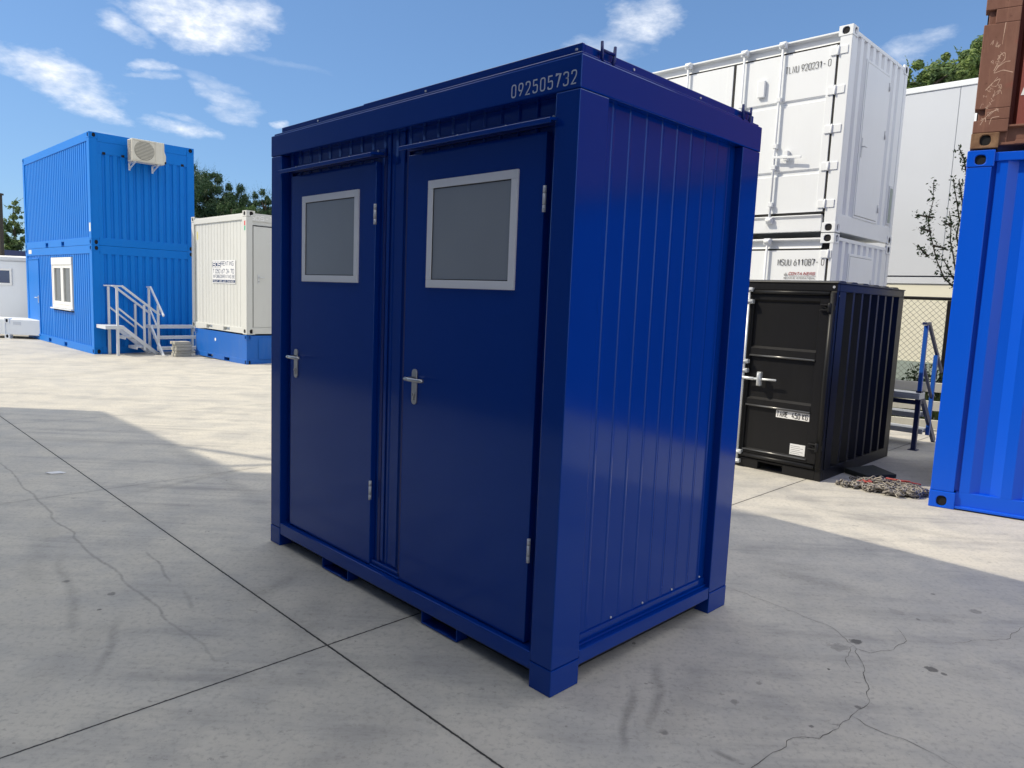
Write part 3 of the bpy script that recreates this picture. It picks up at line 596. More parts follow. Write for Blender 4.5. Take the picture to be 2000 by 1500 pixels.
# proud joint profile between the doors
jp = MB(); jp.box(0.047, 0.0565, 1.118, 1.150, 0.19, 2.3455); jp.box(0.050, 0.0565, 1.236, 1.262, 0.19, 2.3455); jp.build('joint_profile', M['navy'], cab, 0.003)
th = MB(); th.box(0.030, 0.0565, 1.068, 1.326, 0.147, 0.156); th.box(0.040, 0.0565, 1.068, 1.326, 0.158, 0.178); th.build('threshold_strip', M['navy'], cab, 0.002)
def cab_door(y0, y1, z0, z1, win, hy, hz, cy0, cy1):
    d = MB(); d.box(DFACE, DFACE+.045, y0, y1, z0, z1)
    dd = d.build('door', M['navy'], cab, 0.003, 2)
    # frame: hinge side jamb set deeper, latch side rebate, head
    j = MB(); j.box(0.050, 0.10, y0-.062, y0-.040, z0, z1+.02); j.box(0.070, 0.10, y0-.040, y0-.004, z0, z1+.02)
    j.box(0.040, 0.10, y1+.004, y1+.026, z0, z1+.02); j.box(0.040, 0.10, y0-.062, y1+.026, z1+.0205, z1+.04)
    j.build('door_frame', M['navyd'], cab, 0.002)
    # window
    a0, a1, b0, b1 = win; fw_ = 0.036
    f = MB(); f.box(DFACE-.010, DFACE+.002, a0, a1, b0, b0+fw_); f.box(DFACE-.010, DFACE+.002, a0, a1, b1-fw_, b1)
    f.box(DFACE-.010, DFACE+.002, a0, a0+fw_, b0+fw_, b1-fw_); f.box(DFACE-.010, DFACE+.002, a1-fw_, a1, b0+fw_, b1-fw_)
    wf = f.build('window_frame', M['frame_alu'], dd, 0.002, 2)
    g = MB(); g.box(DFACE-.004, DFACE-.0015, a0+fw_+.004, a1-fw_-.004, b0+fw_+.004, b1-fw_-.004); g.build('pane', M['frosted'], dd)
    gs = MB()
    for (p, q, r_, s__) in ((a0+fw_, a1-fw_, b0+fw_, b0+fw_+.004), (a0+fw_, a1-fw_, b1-fw_-.004, b1-fw_), (a0+fw_, a0+fw_+.004, b0+fw_+.004, b1-fw_-.004), (a1-fw_-.004, a1-fw_, b0+fw_+.004, b1-fw_-.004)):
        gs.box(DFACE-.006, DFACE-.001, p, q, r_, s__)
    gs.build('window_seal', M['rubber'], dd)
    # handle set
    pl = MB(); n = 24; poly = []
    for k in range(n):
        an = 2*PI*k/n; cc, ss = math.cos(an), math.sin(an); poly.append((hy+0.019*cc, hz+(0.066 if ss >= 0 else -0.066)+0.019*ss))
    pl.prism(poly, FX, DFACE, DFACE-.009); pl.build('handle_plate', M['steel'], dd, 0.002, 2)
    lv = MB(); zz = hz+0.040; s = -1
    lv.tube([(DFACE-.009, hy, zz), (DFACE-.040, hy, zz), (DFACE-.052, hy+s*.006, zz), (DFACE-.056, hy+s*.02, zz), (DFACE-.056, hy+s*.095, zz), (DFACE-.052, hy+s*.106, zz), (DFACE-.040, hy+s*.112, zz)], 0.0095, 12)
    lv.tube([(DFACE-.054, hy+.012, zz), (DFACE-.056, hy-.02, zz)], 0.0095, 12)
    lv.build('handle_lever', M['steel'], dd)
    cy = MB(); cy.tube([(DFACE-.009, hy, hz-.036), (DFACE-.016, hy, hz-.036)], 0.0088, 14); cy.box(DFACE-.0155, DFACE-.009, hy-.005, hy+.005, hz-.063, hz-.036)
    cl = cy.build('lock_cylinder', M['steel'], dd)
    k = MB(); k.box(DFACE-.0166, DFACE-.016, hy-.0012, hy+.0012, hz-.042, hz-.030); k.build('keyhole', M['dark'], cl)
    for z in (0.505, 1.915):
        h_ = MB()
        for (p, q) in ((0, .026), (.028, .072), (.074, .100)): h_.tube([(DFACE-.007, y0-.008, z+p), (DFACE-.007, y0-.008, z+q)], 0.0075, 12)
        h_.box(DFACE-.003, DFACE-.0005, y0-.006, y0+.004, z+.006, z+.094)
        h_.build('hinge', M['alu'], dd)
    # drip canopy
    c = MB(); c.prism([(-.040, 2.230), (-.040, 2.249), (.045, 2.263), (.045, 2.285), (.058, 2.285), (.058, 2.251), (-.034, 2.240), (-.034, 2.230)], lambda t_, z, d: (t_, d, z), cy0, cy1)
    cn = c.build('drip_canopy', M['navy'], cab, 0.0015)
    for t_ in (0.06, 0.34, 0.66, 0.94):
        y = cy0+(cy1-cy0)*t_; s_c = MB(); s_c.tube([(0.0445, y, 2.274), (0.040, y, 2.274)], 0.005, 8); s_c.build('screw', M['alu'], cn)
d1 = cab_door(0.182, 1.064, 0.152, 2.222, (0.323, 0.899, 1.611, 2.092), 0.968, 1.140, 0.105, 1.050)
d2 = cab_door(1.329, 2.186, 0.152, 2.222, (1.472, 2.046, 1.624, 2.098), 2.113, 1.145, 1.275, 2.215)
# lifting brackets
def bracket(x, y):
    b = MB()
    for s in (-1, 1):
        b.tube([(x+s*.030, y+.005, H_+.004), (x+s*.036, y+.0, H_+.02), (x+s*.040, y, H_+.075)], [.009, .008, .006], 6)
        b.tube([(x+s*.030, y+.005, H_+.004), (x+s*.030, y+.03, H_+.003)], .008, 6)
    b.tube([(x-.038, y, H_+.045), (x+.038, y, H_+.045)], .0065, 6)
    b.build('lifting_bracket', M['navyd'], cab)
for (x, y) in ((0.165, 0.012), (1.245, 0.012), (0.165, L_-.03), (1.245, L_-.03)): bracket(x, y)
for y in (0.055, 0.95, 1.9): MB().tube([(0.0355, y, H_+.03), (0.030, y, H_+.03)], .005, 8).build('screw', M['alu'], cab)
for x in (0.35, 0.85): MB().tube([(x, 0.0305, H_+.03), (x, 0.025, H_+.03)], .005, 8).build('screw', M['alu'], cab)
# forklift pockets under the base
for (y0, y1) in ((0.588, 0.852), (1.503, 1.772)):
    p = MB(); p.box(0.012, W_-.012, y0, y1, 0.004, 0.011); p.box(0.012, W_-.012, y0, y0+.006, 0.011, 0.074); p.box(0.012, W_-.012, y1-.006, y1, 0.011, 0.074)
    p.box(0.012, 0.03, y0+.07, y0+.14, 0.0115, 0.016)
    p.build('fork_pocket', M['navy'], cab, 0.0015)
nb = MB(); strokes(nb, '092505732', FX, 0.352, 2.363, 0.046, 0.0388, 0.0215, 0.0052, -.0022); nb.build('number_plate_text', M['ink_pale'], cab, fix=False)

# ================================================================== LEFT STACK OF OFFICE CONTAINERS
SL, SW, SH = 5.673, 2.148, 2.319
SA = 2.3682-PI/2; KS = 1.13; SX, SY, SZ = -10.119, 17.408, -0.2056      # KS: real size over the size the numbers below are written in
def office(z0, lower):
    lab = ('bright blue office container on the ground with a white roller-shutter window and a blue door' if lower else
           'bright blue windowless office container stacked on top with an air conditioner on its end')
    t = thing('office_container', (SX, SY, SZ+z0*KS), SA, lab, 'container', 'bright blue office containers in the left stack')
    h = SH-0.003; t.scale = (KS, KS, KS)
    f = MB(); cw = 0.155
    for (x0, x1) in ((0.03, cw), (SW-cw, SW-.03)):
        for (y0, y1) in ((0.03, 0.16), (SL-.16, SL-.03)): f.box(x0, x1, y0, y1, 0.02, h-.02)
    f.box(0.002, .03, .002, .158, 0.13, h-.12); f.box(.03, cw, .002, .03, 0.13, h-.12)
    f.box(0.002, .03, SL-.158, SL-.002, 0.13, h-.12); f.box(SW-cw, SW-.002, .002, .03, .13, h-.12)
    top0, bot1 = h-0.175, 0.165
    f.box(0.004, 0.08, .16, SL-.16, top0, h-.001); f.box(.16, SW-.16, .004, .08, top0, h-.001)
    # base rails with fork pockets
    pk = [(2.05, 2.28), (3.42, 3.66)]
    ys = [.16]+[q for p in pk for q in p]+[SL-.16]
    for a, b in zip(ys[::2], ys[1::2]): f.box(.004, .08, a, b, .001, bot1)
    for (a, b) in pk: f.box(.004, .08, a, b, .110, bot1); f.box(.004, .08, a, b, .012, .022)
    f.box(.16, SW-.16, .004, .08, .001, bot1)
    f.box(.08, SW-.08, .08, SL-.08, .02, .06)
    f.box(SW-.08, SW-.004, .16, SL-.16, .012, h-.012)
    for F, T in ((FX, SL), (FY, SW)):
        for (a, b) in ((0.0 if F is FX else .03, .158), (T-.158, T-.0 if F is FX else T)):
            if F is FY and a == .03: pass
            casting(f, F, a, b, 0, .128); casting(f, F, a, b, h-.118, h)
    f.build('frame', M['sky_blue'], t, 0.003); hole_shade_discs(t)
    MB().box(.1, SW-.1, .1, SL-.1, h-.03, h-.012).build('roof', M['sky_blue'], t)
    MB().box(.1, .14, .1, SL-.1, .06, h-.05).build('inner_wall', M['dark'], t)
    # long wall
    pw = MB(); per = .150
    def seg(a, b, za, zb): sheet(pw, FX, trap(a, b, per, .024, .020, 0, .62, .16), za, zb)
    if lower:
        seg(.16, 1.44, bot1, top0); seg(3.20, 4.42, bot1, top0); seg(1.46, 3.19, bot1, .83); seg(1.46, 3.19, 2.085, top0); seg(4.42, SL-.16, 2.07, top0)
        for y in (1.45, 3.195): pw.box(.018, .03, y-.008, y+.008, bot1, top0)
        pw.build('long_wall', M['sky_blue'], t)
        d = MB(); d.box(.012, .05, 4.46, 5.50, .15, 2.03); dd = d.build('door', M['sky_blue'], t, .004)
        k = MB(); k.box(.004, .05, 4.42, 4.452, .15, 2.07); k.box(.004, .05, 5.508, 5.54, .15, 2.07); k.box(.004, .05, 4.452, 5.508, 2.04, 2.07); k.box(-.01, .05, 4.42, 5.54, .12, .148); k.build('door_frame', M['sky_blue'], t, .003)
        hm = MB(); hm.box(.0, .012, 4.52, 4.56, .95, 1.13); hm.tube([(.0, 4.54, 1.08), (-.04, 4.54, 1.08), (-.045, 4.66, 1.08)], .011, 8); hm.build('handle', M['alu'], dd)
        st = MB(); st.box(.002, .0038, 5.05, 5.35, 2.19, 2.29); st.build('sticker', M['ink_ghost'], t)
        # window with shutter box
        wz = MB(); wz.box(-.012, .06, 1.50, 3.16, 1.905, 2.075); wz.box(-.006, .06, 1.50, 1.57, .90, 1.903); wz.box(-.006, .06, 3.09, 3.16, .90, 1.903)
        wz.box(-.006, .06, 1.57, 3.09, .90, .97); wf = wz.build('window_frame', M['plastic'], t, .005)
        cs = MB()
        for (a, b) in ((1.575, 2.31), (2.335, 3.085)):
            cs.box(.002, .05, a, b, .975, 1.055); cs.box(.002, .05, a, b, 1.83, 1.90); cs.box(.002, .05, a, a+.085, 1.055, 1.83); cs.box(.002, .05, b-.085, b, 1.055, 1.83)
        cs.box(.0, .05, 2.311, 2.334, .975, 1.90)
        cs.build('sash', M['plastic'], wf, .004)
        for (a, b) in ((1.66, 2.225), (2.42, 3.0)):
            MB().box(.032, .038, a, b, 1.055, 1.83).build('pane', M['pane'], wf)
        MB().box(-.05, .03, 1.46, 3.20, .865, .895).build('sill', M['galv_white'], wf, .004)
    else:
        seg(.16, SL-.16, bot1, top0); pw.build('long_wall', M['sky_blue'], t)
        st = MB(); st.box(.0005, .0018, .03, .13, .28, .46); st.build('sticker', M['ink_ghost'], t)
    # end wall
    ew = MB(); sheet(ew, FY, trap(.155, SW-.155, .153, .026, .007, .0, .50, .25), bot1, top0-(0 if lower else .25))
    if not lower:
        ew.box(.155, SW-.155, .012, .03, top0-.25, top0); ew.box(.20, .72, .008, .014, top0-.24, top0-.06); ew.box(1.42, 1.95, .008, .014, top0-.24, top0-.06)
    ew.build('end_wall', M['sky_blue'], t)
    if not lower:
        for x in (.25, .62, 1.48, 1.86): MB().box(x, x+.06, .004, .0078, top0-.255, top0-.205).build('vent_hole', M['dark'], t)
    return t
office(0.0, True)
office(SH, False)
# air conditioner: hangs on the end wall of the upper unit
acx, acz = 0.70, 4.115
def lp(x, y, z):   # stack local -> world
    c, s = math.cos(SA), math.sin(SA); return (SX+(x*c-y*s)*KS, SY+(x*s+y*c)*KS, SZ+z*KS)
ac = thing('air_conditioner', lp(acx, -.40, acz), SA, 'weathered cream air conditioner with round fan grille high on the blue end wall', 'air conditioner'); ac.scale = (KS, KS, KS)
W2, D2, H2 = .66, .27, .46
b = MB(); b.box(0, W2, 0, D2, 0, H2); b.build('casing', M['ac'], ac, .012, 2)
b = MB(); cx_, cz_, rr_ = .25, .235, .19
b.tube([(cx_, -.004, cz_), (cx_, .001, cz_)], .200, 36); b.build('fan_recess', M['ac_grille'], ac)
b = MB()
for k in range(13):
    dz = -.175+k*.029; hw = math.sqrt(max(.0001, rr_**2-dz**2)); b.box(cx_-hw, cx_+hw, -.016, -.006, cz_+dz, cz_+dz+.010)
b.box(.03, .475, -.008, -.002, .025, .035); b.box(.03, .475, -.008, -.002, .43, .44); b.box(.468, .476, -.008, -.002, .03, .44)
b.build('grille', M['ac'], ac)
b = MB()
for k in range(16): b.box(-.006, -.001, .03, D2-.03, .03+k*.026, .042+k*.026)
b.build('side_fins', M['ac_grille'], ac)
b = MB(); b.prism([(W2+.002, .05), (W2+.045, .09), (W2+.045, .20), (W2+.002, .32)], lambda t_, z, d: (t_, d, z), .04, .2); b.build('valve_cover', M['ac'], ac, .008)
for x in (.05, .52):
    b = MB(); b.bar((x+.02, .02, -.012), (x+.02, .40, -.012), .035, .02); b.bar((x+.02, .05, -.03), (x+.02, .385, -.13), .03, .012); b.box(x+.002, x+.038, .385, .398, -.16, -.0)
    b.build('wall_bracket', M['galv_white'], ac)

# ------------------------------------------------------------------ steel steps
def stair(loc, rz, width, m1, m2, label, group, near_only=False, plat=0.64, run=0.72, far_rail=True, x_back=-.33, dark_parts=None):
    """descends along local +x, treads along local +y, the near string at y=0"""
    t = thing('metal_steps', loc, rz, label, 'steps', group)
    n = 3; pz = plat; xs = .10
    zB = .12
    def string(y, sgn):
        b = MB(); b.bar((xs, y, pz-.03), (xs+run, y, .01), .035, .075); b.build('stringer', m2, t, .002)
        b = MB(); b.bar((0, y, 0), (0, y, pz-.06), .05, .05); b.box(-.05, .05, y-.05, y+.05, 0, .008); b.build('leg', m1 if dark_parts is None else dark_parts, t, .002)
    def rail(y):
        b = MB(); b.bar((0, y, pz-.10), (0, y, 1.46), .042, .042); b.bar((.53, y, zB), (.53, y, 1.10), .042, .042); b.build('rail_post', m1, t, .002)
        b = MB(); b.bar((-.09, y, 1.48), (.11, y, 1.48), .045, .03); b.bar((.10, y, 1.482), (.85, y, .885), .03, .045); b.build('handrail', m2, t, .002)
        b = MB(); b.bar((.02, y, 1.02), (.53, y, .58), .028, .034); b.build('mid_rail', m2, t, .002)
    for k, y in enumerate((0, width)):
        string(y, 1)
        if k == 0 or far_rail: rail(y)
    b = MB(); b.box(x_back, .12, -.03, width+.03, pz-.012, pz+.012); b.box(x_back, x_back+.03, -.03, width+.03, pz-.06, pz-.013); b.box(.09, .12, -.03, width+.03, pz-.06, pz-.013)
    b.box(x_back+.03, .09, -.03, .0, pz-.06, pz-.013); b.box(x_back+.03, .09, width, width+.03, pz-.06, pz-.013)
    b.build('platform', m1, t, .002)
    for (x, z) in ((.26, .41), (.49, .19)):
        b = MB(); b.box(x-.12, x+.11, .02, width-.02, z-.012, z+.012); b.box(x+.085, x+.11, .02, width-.02, z-.05, z-.0125); b.box(x-.12, x-.095, .02, width-.02, z-.05, z-.0125)
        b.build('tread', m1, t, .002)
    return t
# near steps run along the blue end wall, the second set comes out from it
stair(lp(.285, -.60, 0), SA, .55, M['galv_white'], M['galv_white'], 'white steel steps with two handrails, descending to the right along the blue end wall', 'white steel steps beside the blue office stack', x_back=-.24).scale = (KS, KS, KS)
stair(lp(1.04, -.24, 0), SA-PI/2, .93, M['galv_white'], M['galv_white'], 'white steel steps turned towards the camera, beside the pile of paving slabs', 'white steel steps beside the blue office stack', far_rail=False, x_back=-.12).scale = (KS, KS, KS)
# paving slabs
for k in range(5):
    lab = ['bottom grey paving slab of the pile by the blue wall', 'second grey paving slab from the bottom of the pile by the blue wall', 'middle grey paving slab of the five in the pile by the blue wall',
           'fourth grey paving slab from the bottom of the pile by the blue wall', 'topmost grey paving slab of the pile by the blue wall'][k]
    t = MB()
    t.box(-.185, .185, -.16, .16, 0, .068)
    o = t.build('paving_slab', M['paver'], None, .008, 2); o.location = (-7.98+random.uniform(-.03, .03), 17.30+random.uniform(-.03, .03), -.140+k*.071); o.rotation_euler = (0, 0, SA+random.uniform(-.12, .12))
    tag(o, lab, 'paving slab', 'paving slabs piled by the white steps')
pc = MB(); pc.box(-.09, .09, -.02, .02, 0, .012); o = pc.build('plank_offcut', M['timber'], None, .002); o.location = (-7.05, 16.65, -.115); o.rotation_euler = (0, 0, .3); tag(o, 'small dark offcut lying on the concrete left of the blue base unit', 'offcut')

# ================================================================== CREAM CONTAINER ON BLUE BASE
GA = 2.3502-PI/2; GL = 2.80; GW = 2.35; GB = .6256; GH = 2.44
base = thing('base_container', (-5.7121, 15.4507, -0.1107), GA, 'low worn blue tank container under the cream container, with two fork pockets', 'container')
base.scale = (1.07,)*3; BL = 2.64; b = MB(); bh = GB-.012
b.box(.01, GW-.01, .01, BL-.01, .10, bh-.01)
for (a, c) in ((.0, .83), (1.09, 1.69), (1.96, BL)): b.box(.004, .09, a+.1 if a == 0 else a, c-.1 if c == BL else c, .012, .12)
for (a, c) in ((.83, 1.09), (1.69, 1.96)): b.box(.004, .09, a, c, .088, .12); b.box(.004, .09, a, c, .012, .022)
b.box(.1, GW-.1, .004, .09, .012, .12)
for F, T in ((FX, BL), (FY, GW)):
    for (a, c) in ((0.0 if F is FX else .03, .10), (T-.10, T)): casting(b, F, a, c, 0, .12, -.004); casting(b, F, a, c, bh-.10, bh, -.004)
b.box(0.03, .10, .03, .10, 0, bh-.002)
b.build('shell', M['skirt_blue'], base, .004); hole_shade_discs(base)
b = MB(); b.tube([(.0095, 1.545, .425), (.006, 1.545, .425)], .035, 14); b.build('drain_cap', M['ink_white'], base)
b = MB()   # dented end plate
for i in range(14):
    for j in range(8):
        def P(i, j):
            u, v = i/14, j/8; x = .25+u*1.85; z = .12+v*.44
            return (x, .006-.0025-.03*math.exp(-((u-.22)/.12)**2)*(.5+.5*math.sin(v*PI)) + .012*math.sin(u*11+v*3)*math.sin(v*PI)*math.sin(u*PI)-.004, z)
        b.quad(P(i, j), P(i+1, j), P(i+1, j+1), P(i, j+1), smooth=True)
b.build('dented_end_plate', M['skirt_blue'], base)
gr = thing('cream_container', (-5.7121, 15.4507, -0.1107+GB*1.07), GA, 'cream storage container with a phone-number sign, standing on the low blue base', 'container')
gr.scale = (1.07,)*3; f = MB(); h = GH
for (x0, x1) in ((.03, .13), (GW-.13, GW-.002)):
    for (y0, y1) in ((.03, .17), (GL-.17, GL-.03)): f.box(x0, x1, y0, y1, .02, h-.02)
f.box(.002, .03, .002, .20, .12, h-.12); f.box(.03, .13, .002, .03, .12, h-.12); f.box(.002, .03, GL-.14, GL-.002, .12, h-.12); f.box(GW-.13, GW-.002, .002, .03, .12, h-.12)
f.box(.004, .09, .18, GL-.15, h-.17, h-.07); f.box(.02, .10, .16, GL-.16, h-.07, h-.045); f.box(.13, GW-.13, .004, .09, h-.20, h-.07); f.box(.13, GW-.13, .015, .09, h-.07, h-.045)
for (a, c) in ((.18, .80), (1.12, 1.69), (2.01, GL-.15)): f.box(.004, .09, a, c, .012, .125)
for (a, c) in ((.80, 1.12), (1.69, 2.01)): f.box(.004, .09, a, c, .098, .125); f.box(.004, .09, a, c, .012, .024)
f.box(.13, GW-.13, .004, .09, .012, .135); f.box(.05, GW-.05, .05, GL-.05, .02, .05)
for F, T in ((FX, GL), (FY, GW)):
    for (a, c) in ((0.0 if F is FX else .03, .18), (T-.15, T)):
        casting(f, F, a, c, 0, .12); casting(f, F, a, c, h-.115, h)
f.build('frame', M['cream'], gr, .003); hole_shade_discs(gr)
b = MB()
for (a, c) in ((.20, 1.150), (1.158, 2.275), (2.283, GL-.14)):
    sheet(b, FX, ribs(a, c, .155, .030, .006, .02, .13), .125, h-.17)
b.box(.034, .05, .18, GL-.13, .125, h-.17); b.build('long_wall', M['cream'], gr)
b = MB(); b.box(.13, GW-.13, .018, .05, .135, h-.20); b.build('end_wall', M['cream'], gr)
b = MB(); b.box(.145, 1.0, .006, .03, .147, 2.145); dd = b.build('door', M['cream'], gr, .004)
b = MB(); b.box(.130, .139, .003, .03, .14, 2.16); b.box(1.006, 1.02, .003, .03, .14, 2.16); b.box(.139, 1.006, .003, .03, 2.151, 2.165); b.build('door_frame', M['rubber'], gr)
b = MB(); b.box(.235, .27, -.004, .006, 1.02, 1.20); b.tube([(.252, -.004, 1.14), (.252, -.04, 1.14), (.36, -.045, 1.14)], .009, 8); b.build('handle', M['zinc'], dd)
b = MB(); b.box(.2505, .262, -.0048, -.004, 1.05, 1.07); b.build('keyhole', M['dark'], dd)
b = MB(); strokes(b, 'SOS-TOILET', FY, .10, h-.168, .075, .098, .068, .014, .0025, 1, 0, .15); b.build('beam_lettering', M['ink_white'], gr, fix=False)
b = MB(); strokes(b, 'VRIJ', FY, .44, 1.80, .05, .06, .04, .006, .0045, 1, 0, .15); b.build('door_lettering', M['ink_ghost'], dd, fix=False)
# sign sheet
s0, s1, z0, z1 = 1.70, .55, 1.625-GB, 2.105-GB
b = MB(); b.box(.018, .0225, s1, s0, z0, z1); sg = b.build('sign_sheet', M['paper'], gr, .001)
b = MB(); b.box(.0155, .0175, s0-.44, s0-.015, z1-.145, z1-.03); b.box(.0155, .0175, s1+.02, s0-.02, z0+.022, z0+.075); b.build('sign_block', M['ink_navy'], sg)
b = MB(); strokes(b, 'SOS', FX, s0-.045, z1-.132, .088, .135, .10, .020, .0150, -1, 0, .12)
strokes(b, 'TOILET VERHUUR  CABINES', FX, s0-.04, z0+.034, .026, .050, .034, .006, .0150, -1, 0, .1); b.build('sign_white_letters', M['ink_white'], sg, fix=False)
b = MB(); strokes(b, 'RENTING', FX, s0-.465, z1-.105, .075, .094, .068, .0115, .0170, -1, 0, .12)
strokes(b, 'T.', FX, s0-.03, z1-.265, .080, .10, .07, .011, .0170, -1, 0, .12); strokes(b, '050 67 34 70', FX, s0-.165, z1-.265, .080, .088, .062, .0115, .0170, -1, 0, .12)
strokes(b, 'INFO@SOSRENTING.BE', FX, s0-.03, z1-.365, .060, .0665, .048, .0085, .0170, -1, 0, .12); b.build('sign_dark_letters', M['ink_navy'], sg, fix=False)
b = MB(); b.box(.0005, .0018, .05, .10, h-.29, h-.20); b.build('red_sticker', M['st_red'], gr); b = MB(); b.box(.0005, .0018, .05, .10, h-.385, h-.295); b.build('green_sticker', M['st_green'], gr)
b = MB(); b.box(.026, .029, GL-.30, GL-.24, h-.50, h-.33); b.build('yellow_sticker', M['st_yellow'], gr)

# ================================================================== WHITE CONTAINERS (RIGHT, STACKED)
WA = 2.3632-PI/2; WL = 6.058; WW = 2.338
def whitec(z0, z1, upper):
    lab = ('tall white container on top of the white stack, a narrow door in its end' if upper else
           'lower white container of the white stack, half hidden behind the black container')
    t = thing('white_container', (4.3799, 10.2248, z0), WA, lab, 'container', 'white side-opening containers in the right stack')
    h = z1-z0
    f = MB(); cd = .19; chh = .135
    for F, T in ((FX, WL), (FY, WW)):
        for (a, c) in ((0.0 if F is FX else .03, .19), (T-.19, T)):
            casting(f, F, a, c, 0, chh, 0); casting(f, F, a, c, h-chh, h, 0)
    for (x0, x1) in ((.03, .12), (WW-.12, WW-.004)):
        for (y0, y1) in ((.03, .13 if upper else .055), (WL-.13, WL-.03)): f.box(x0, x1, y0, y1, .03, h-.03)
    f.box(.006, .03, .006, .165 if upper else .055, chh, h-chh); f.box(.03, .12, .006, .03, chh, h-chh); f.box(.006, .03, WL-.165, WL-.006, chh, h-chh); f.box(WW-.12, WW-.006, .006, .03, chh, h-chh)
    # top side rail: recessed lip with a sloping under-face, bottom rail with channel lip
    f.prism([(.010, h-.058), (.010, h-.082), (.072, h-.092), (.072, h-.182), (.050, h-.200), (.12, h-.200), (.12, h-.058)], lambda t_, z, d: (t_, d, z), .19, WL-.19)
    f.prism([(.004, .02), (.004, .21), (-.022, .235), (-.022, .250), (.03, .250), (.10, .22), (.10, .02)], lambda t_, z, d: (t_, d, z), .20, WL-.20)
    f.box(.12, WW-.12, .01, .08, h-.09, h-.04); f.box(.12, WW-.12, .008, .08, .02, .26 if upper else .20)
    f.box(.06, WW-.06, .06, WL-.06, h-.07, h-.055); f.box(.06, WW-.06, .06, WL-.06, .04, .07)
    f.build('frame', M['white'], t, .004, 2); hole_shade_discs(t)
    MB().box(.09, .12, .1, WL-.1, .07, h-.07).build('inner_lining', M['dark'], t)
    A0 = .172 if upper else .062
    g = MB()   # rubber seals between the door leaves
    for y in (A0, 1.70, 3.03, 4.36, WL-.19): g.box(.024, .06, y, y+.022, .27, h-.205)
    g.box(.026, .06, .19, WL-.19, .268, .290); g.box(.028, .06, .19, WL-.19, h-.225, h-.202)
    g.build('door_seal', M['rubber'], t)
    edges = [A0+.028, 1.685, 1.73, 3.015, 3.06, 4.345, 4.39, WL-.20]
    for k in range(4):
        a, c = edges[2*k], edges[2*k+1]
        b = MB(); zt, zb = h-.228, .293
        # pressed leaf: flat panels split by two horizontal channels
        zs = [zb, zb+.16, zb+.165, zb+.16]
        ch1, ch2 = .853+.0, 1.84
        prof = [(zb, .018), (ch1-.035, .018), (ch1-.022, .042), (ch1+.022, .042), (ch1+.04, .018), (ch2-.035, .018), (ch2-.022, .042), (ch2+.022, .042), (ch2+.04, .018), (zt, .018)]
        for (p, q) in zip(prof, prof[1:]): b.quad((p[1], a+.10, p[0]), (p[1], c-.10, p[0]), (q[1], c-.10, q[0]), (q[1], a+.10, q[0]))
        b.box(.012, .05, a, a+.10, zb, zt); b.box(.012, .05, c-.10, c, zb, zt)
        for zc in (ch1, ch2):
            b.box(.0185, .05, a+.10, a+.105, zc-.03, zc+.03)
        dd = b.build('door_leaf', M['white'], t, .003)
        # locking rod with keepers, guides and handle
        yr = a+.74 if k % 2 == 0 else c-.74
        yr = (.955, 2.50, 3.62, 5.1)[k] if k else .955
        rods = [yr] if k else [.955, 1.545]
        for ri, yy in enumerate(rods):
            r_ = MB(); r_.tube([(-.028, yy, .17), (-.028, yy, h-.085)], .017, 10)
            for z in (.42, .95, 1.25, 1.9): r_.box(-.05, .012, yy-.032, yy+.032, z-.03, z+.03)
            for z in (.19, h-.10): r_.box(-.052, .02, yy-.05, yy+.05, z-.045, z+.045); r_.tube([(-.05, yy-.04, z), (-.05, yy+.04, z)], .03, 8)
            rr = r_.build('locking_rod', M['white'], dd, .003)
            sgn = -1 if yy < 1.2 or k in (2,) else 1
            if ri == 0:
                hb = MB(); hb.bar((-.055, yy, 1.09), (-.07, yy+sgn*.42, 1.055), .018, .035); hb.box(-.06, .01, yy+sgn*.18-.03, yy+sgn*.18+.03, 1.03, 1.17)
                hb.build('handle', M['white'], rr, .003)
        if k == 0 and upper:
            vb = MB(); vb.box(-.03, .012, 1.19, 1.30, 1.98, 2.22); vb.build('air_vent', M['white'], dd, .006)
        # hinges on the outer stile
        for z in (.34, .85, 1.35, 1.865, 2.385 if upper else 2.315):
            y0_, y1_ = (a-(.155 if upper else .07), a+.075) if k % 2 == 0 else (c-.075, c+.155)
            if 0 < k < 3: y0_, y1_ = ((a-.02, a+.075) if k == 2 else (c-.075, c+.02))
            hg = MB(); hg.box(-.006, .012, y0_, y1_, z, z+.105); hg.tube([(-.014, a-.03 if k % 2 == 0 else c+.03, z-.01), (-.014, a-.03 if k % 2 == 0 else c+.03, z+.115)], .014, 8)
            hg.build('hinge', M['white'], dd, .003)
    # end wall with its own door
    b = MB(); zt = h-.09; zb = .26 if upper else .20
    b_dx0, b_dx1, dz0, dz1 = .60, 1.575, zb+.0, (2.45 if upper else h-.24)
    pr = trap(.12, WW-.12, .236, .036, .014, .0, .45, .25)
    sheet(b, FY, pr, zb, zt); b.build('end_wall', M['white'], t)
    d = MB(); d.box(b_dx0+.04, b_dx1-.04, -.004, .03, dz0+.04, dz1-.04); dd = d.build('end_door', M['white'], t, .004)
    d = MB(); d.box(b_dx0, b_dx0+.034, .001, .04, dz0, dz1); d.box(b_dx1-.034, b_dx1, .001, .04, dz0, dz1); d.box(b_dx0+.034, b_dx1-.034, .001, .04, dz1-.034, dz1); d.box(b_dx0+.034, b_dx1-.034, .001, .04, dz0, dz0+.034)
    d.build('end_door_frame', M['white'], t, .003)
    d = MB(); d.box(b_dx0+.0345, b_dx1-.0345, .012, .03, dz0+.0345, dz1-.0345); d.build('end_door_gap', M['rubber'], t)
    for z in ([.16, 1.25, 1.95] if upper else [.25, 1.75]):
        d = MB(); d.tube([(b_dx1-.036, -.012, dz0+z), (b_dx1-.036, -.012, dz0+z+.12)], .012, 8); d.build('hinge', M['zinc'], dd)
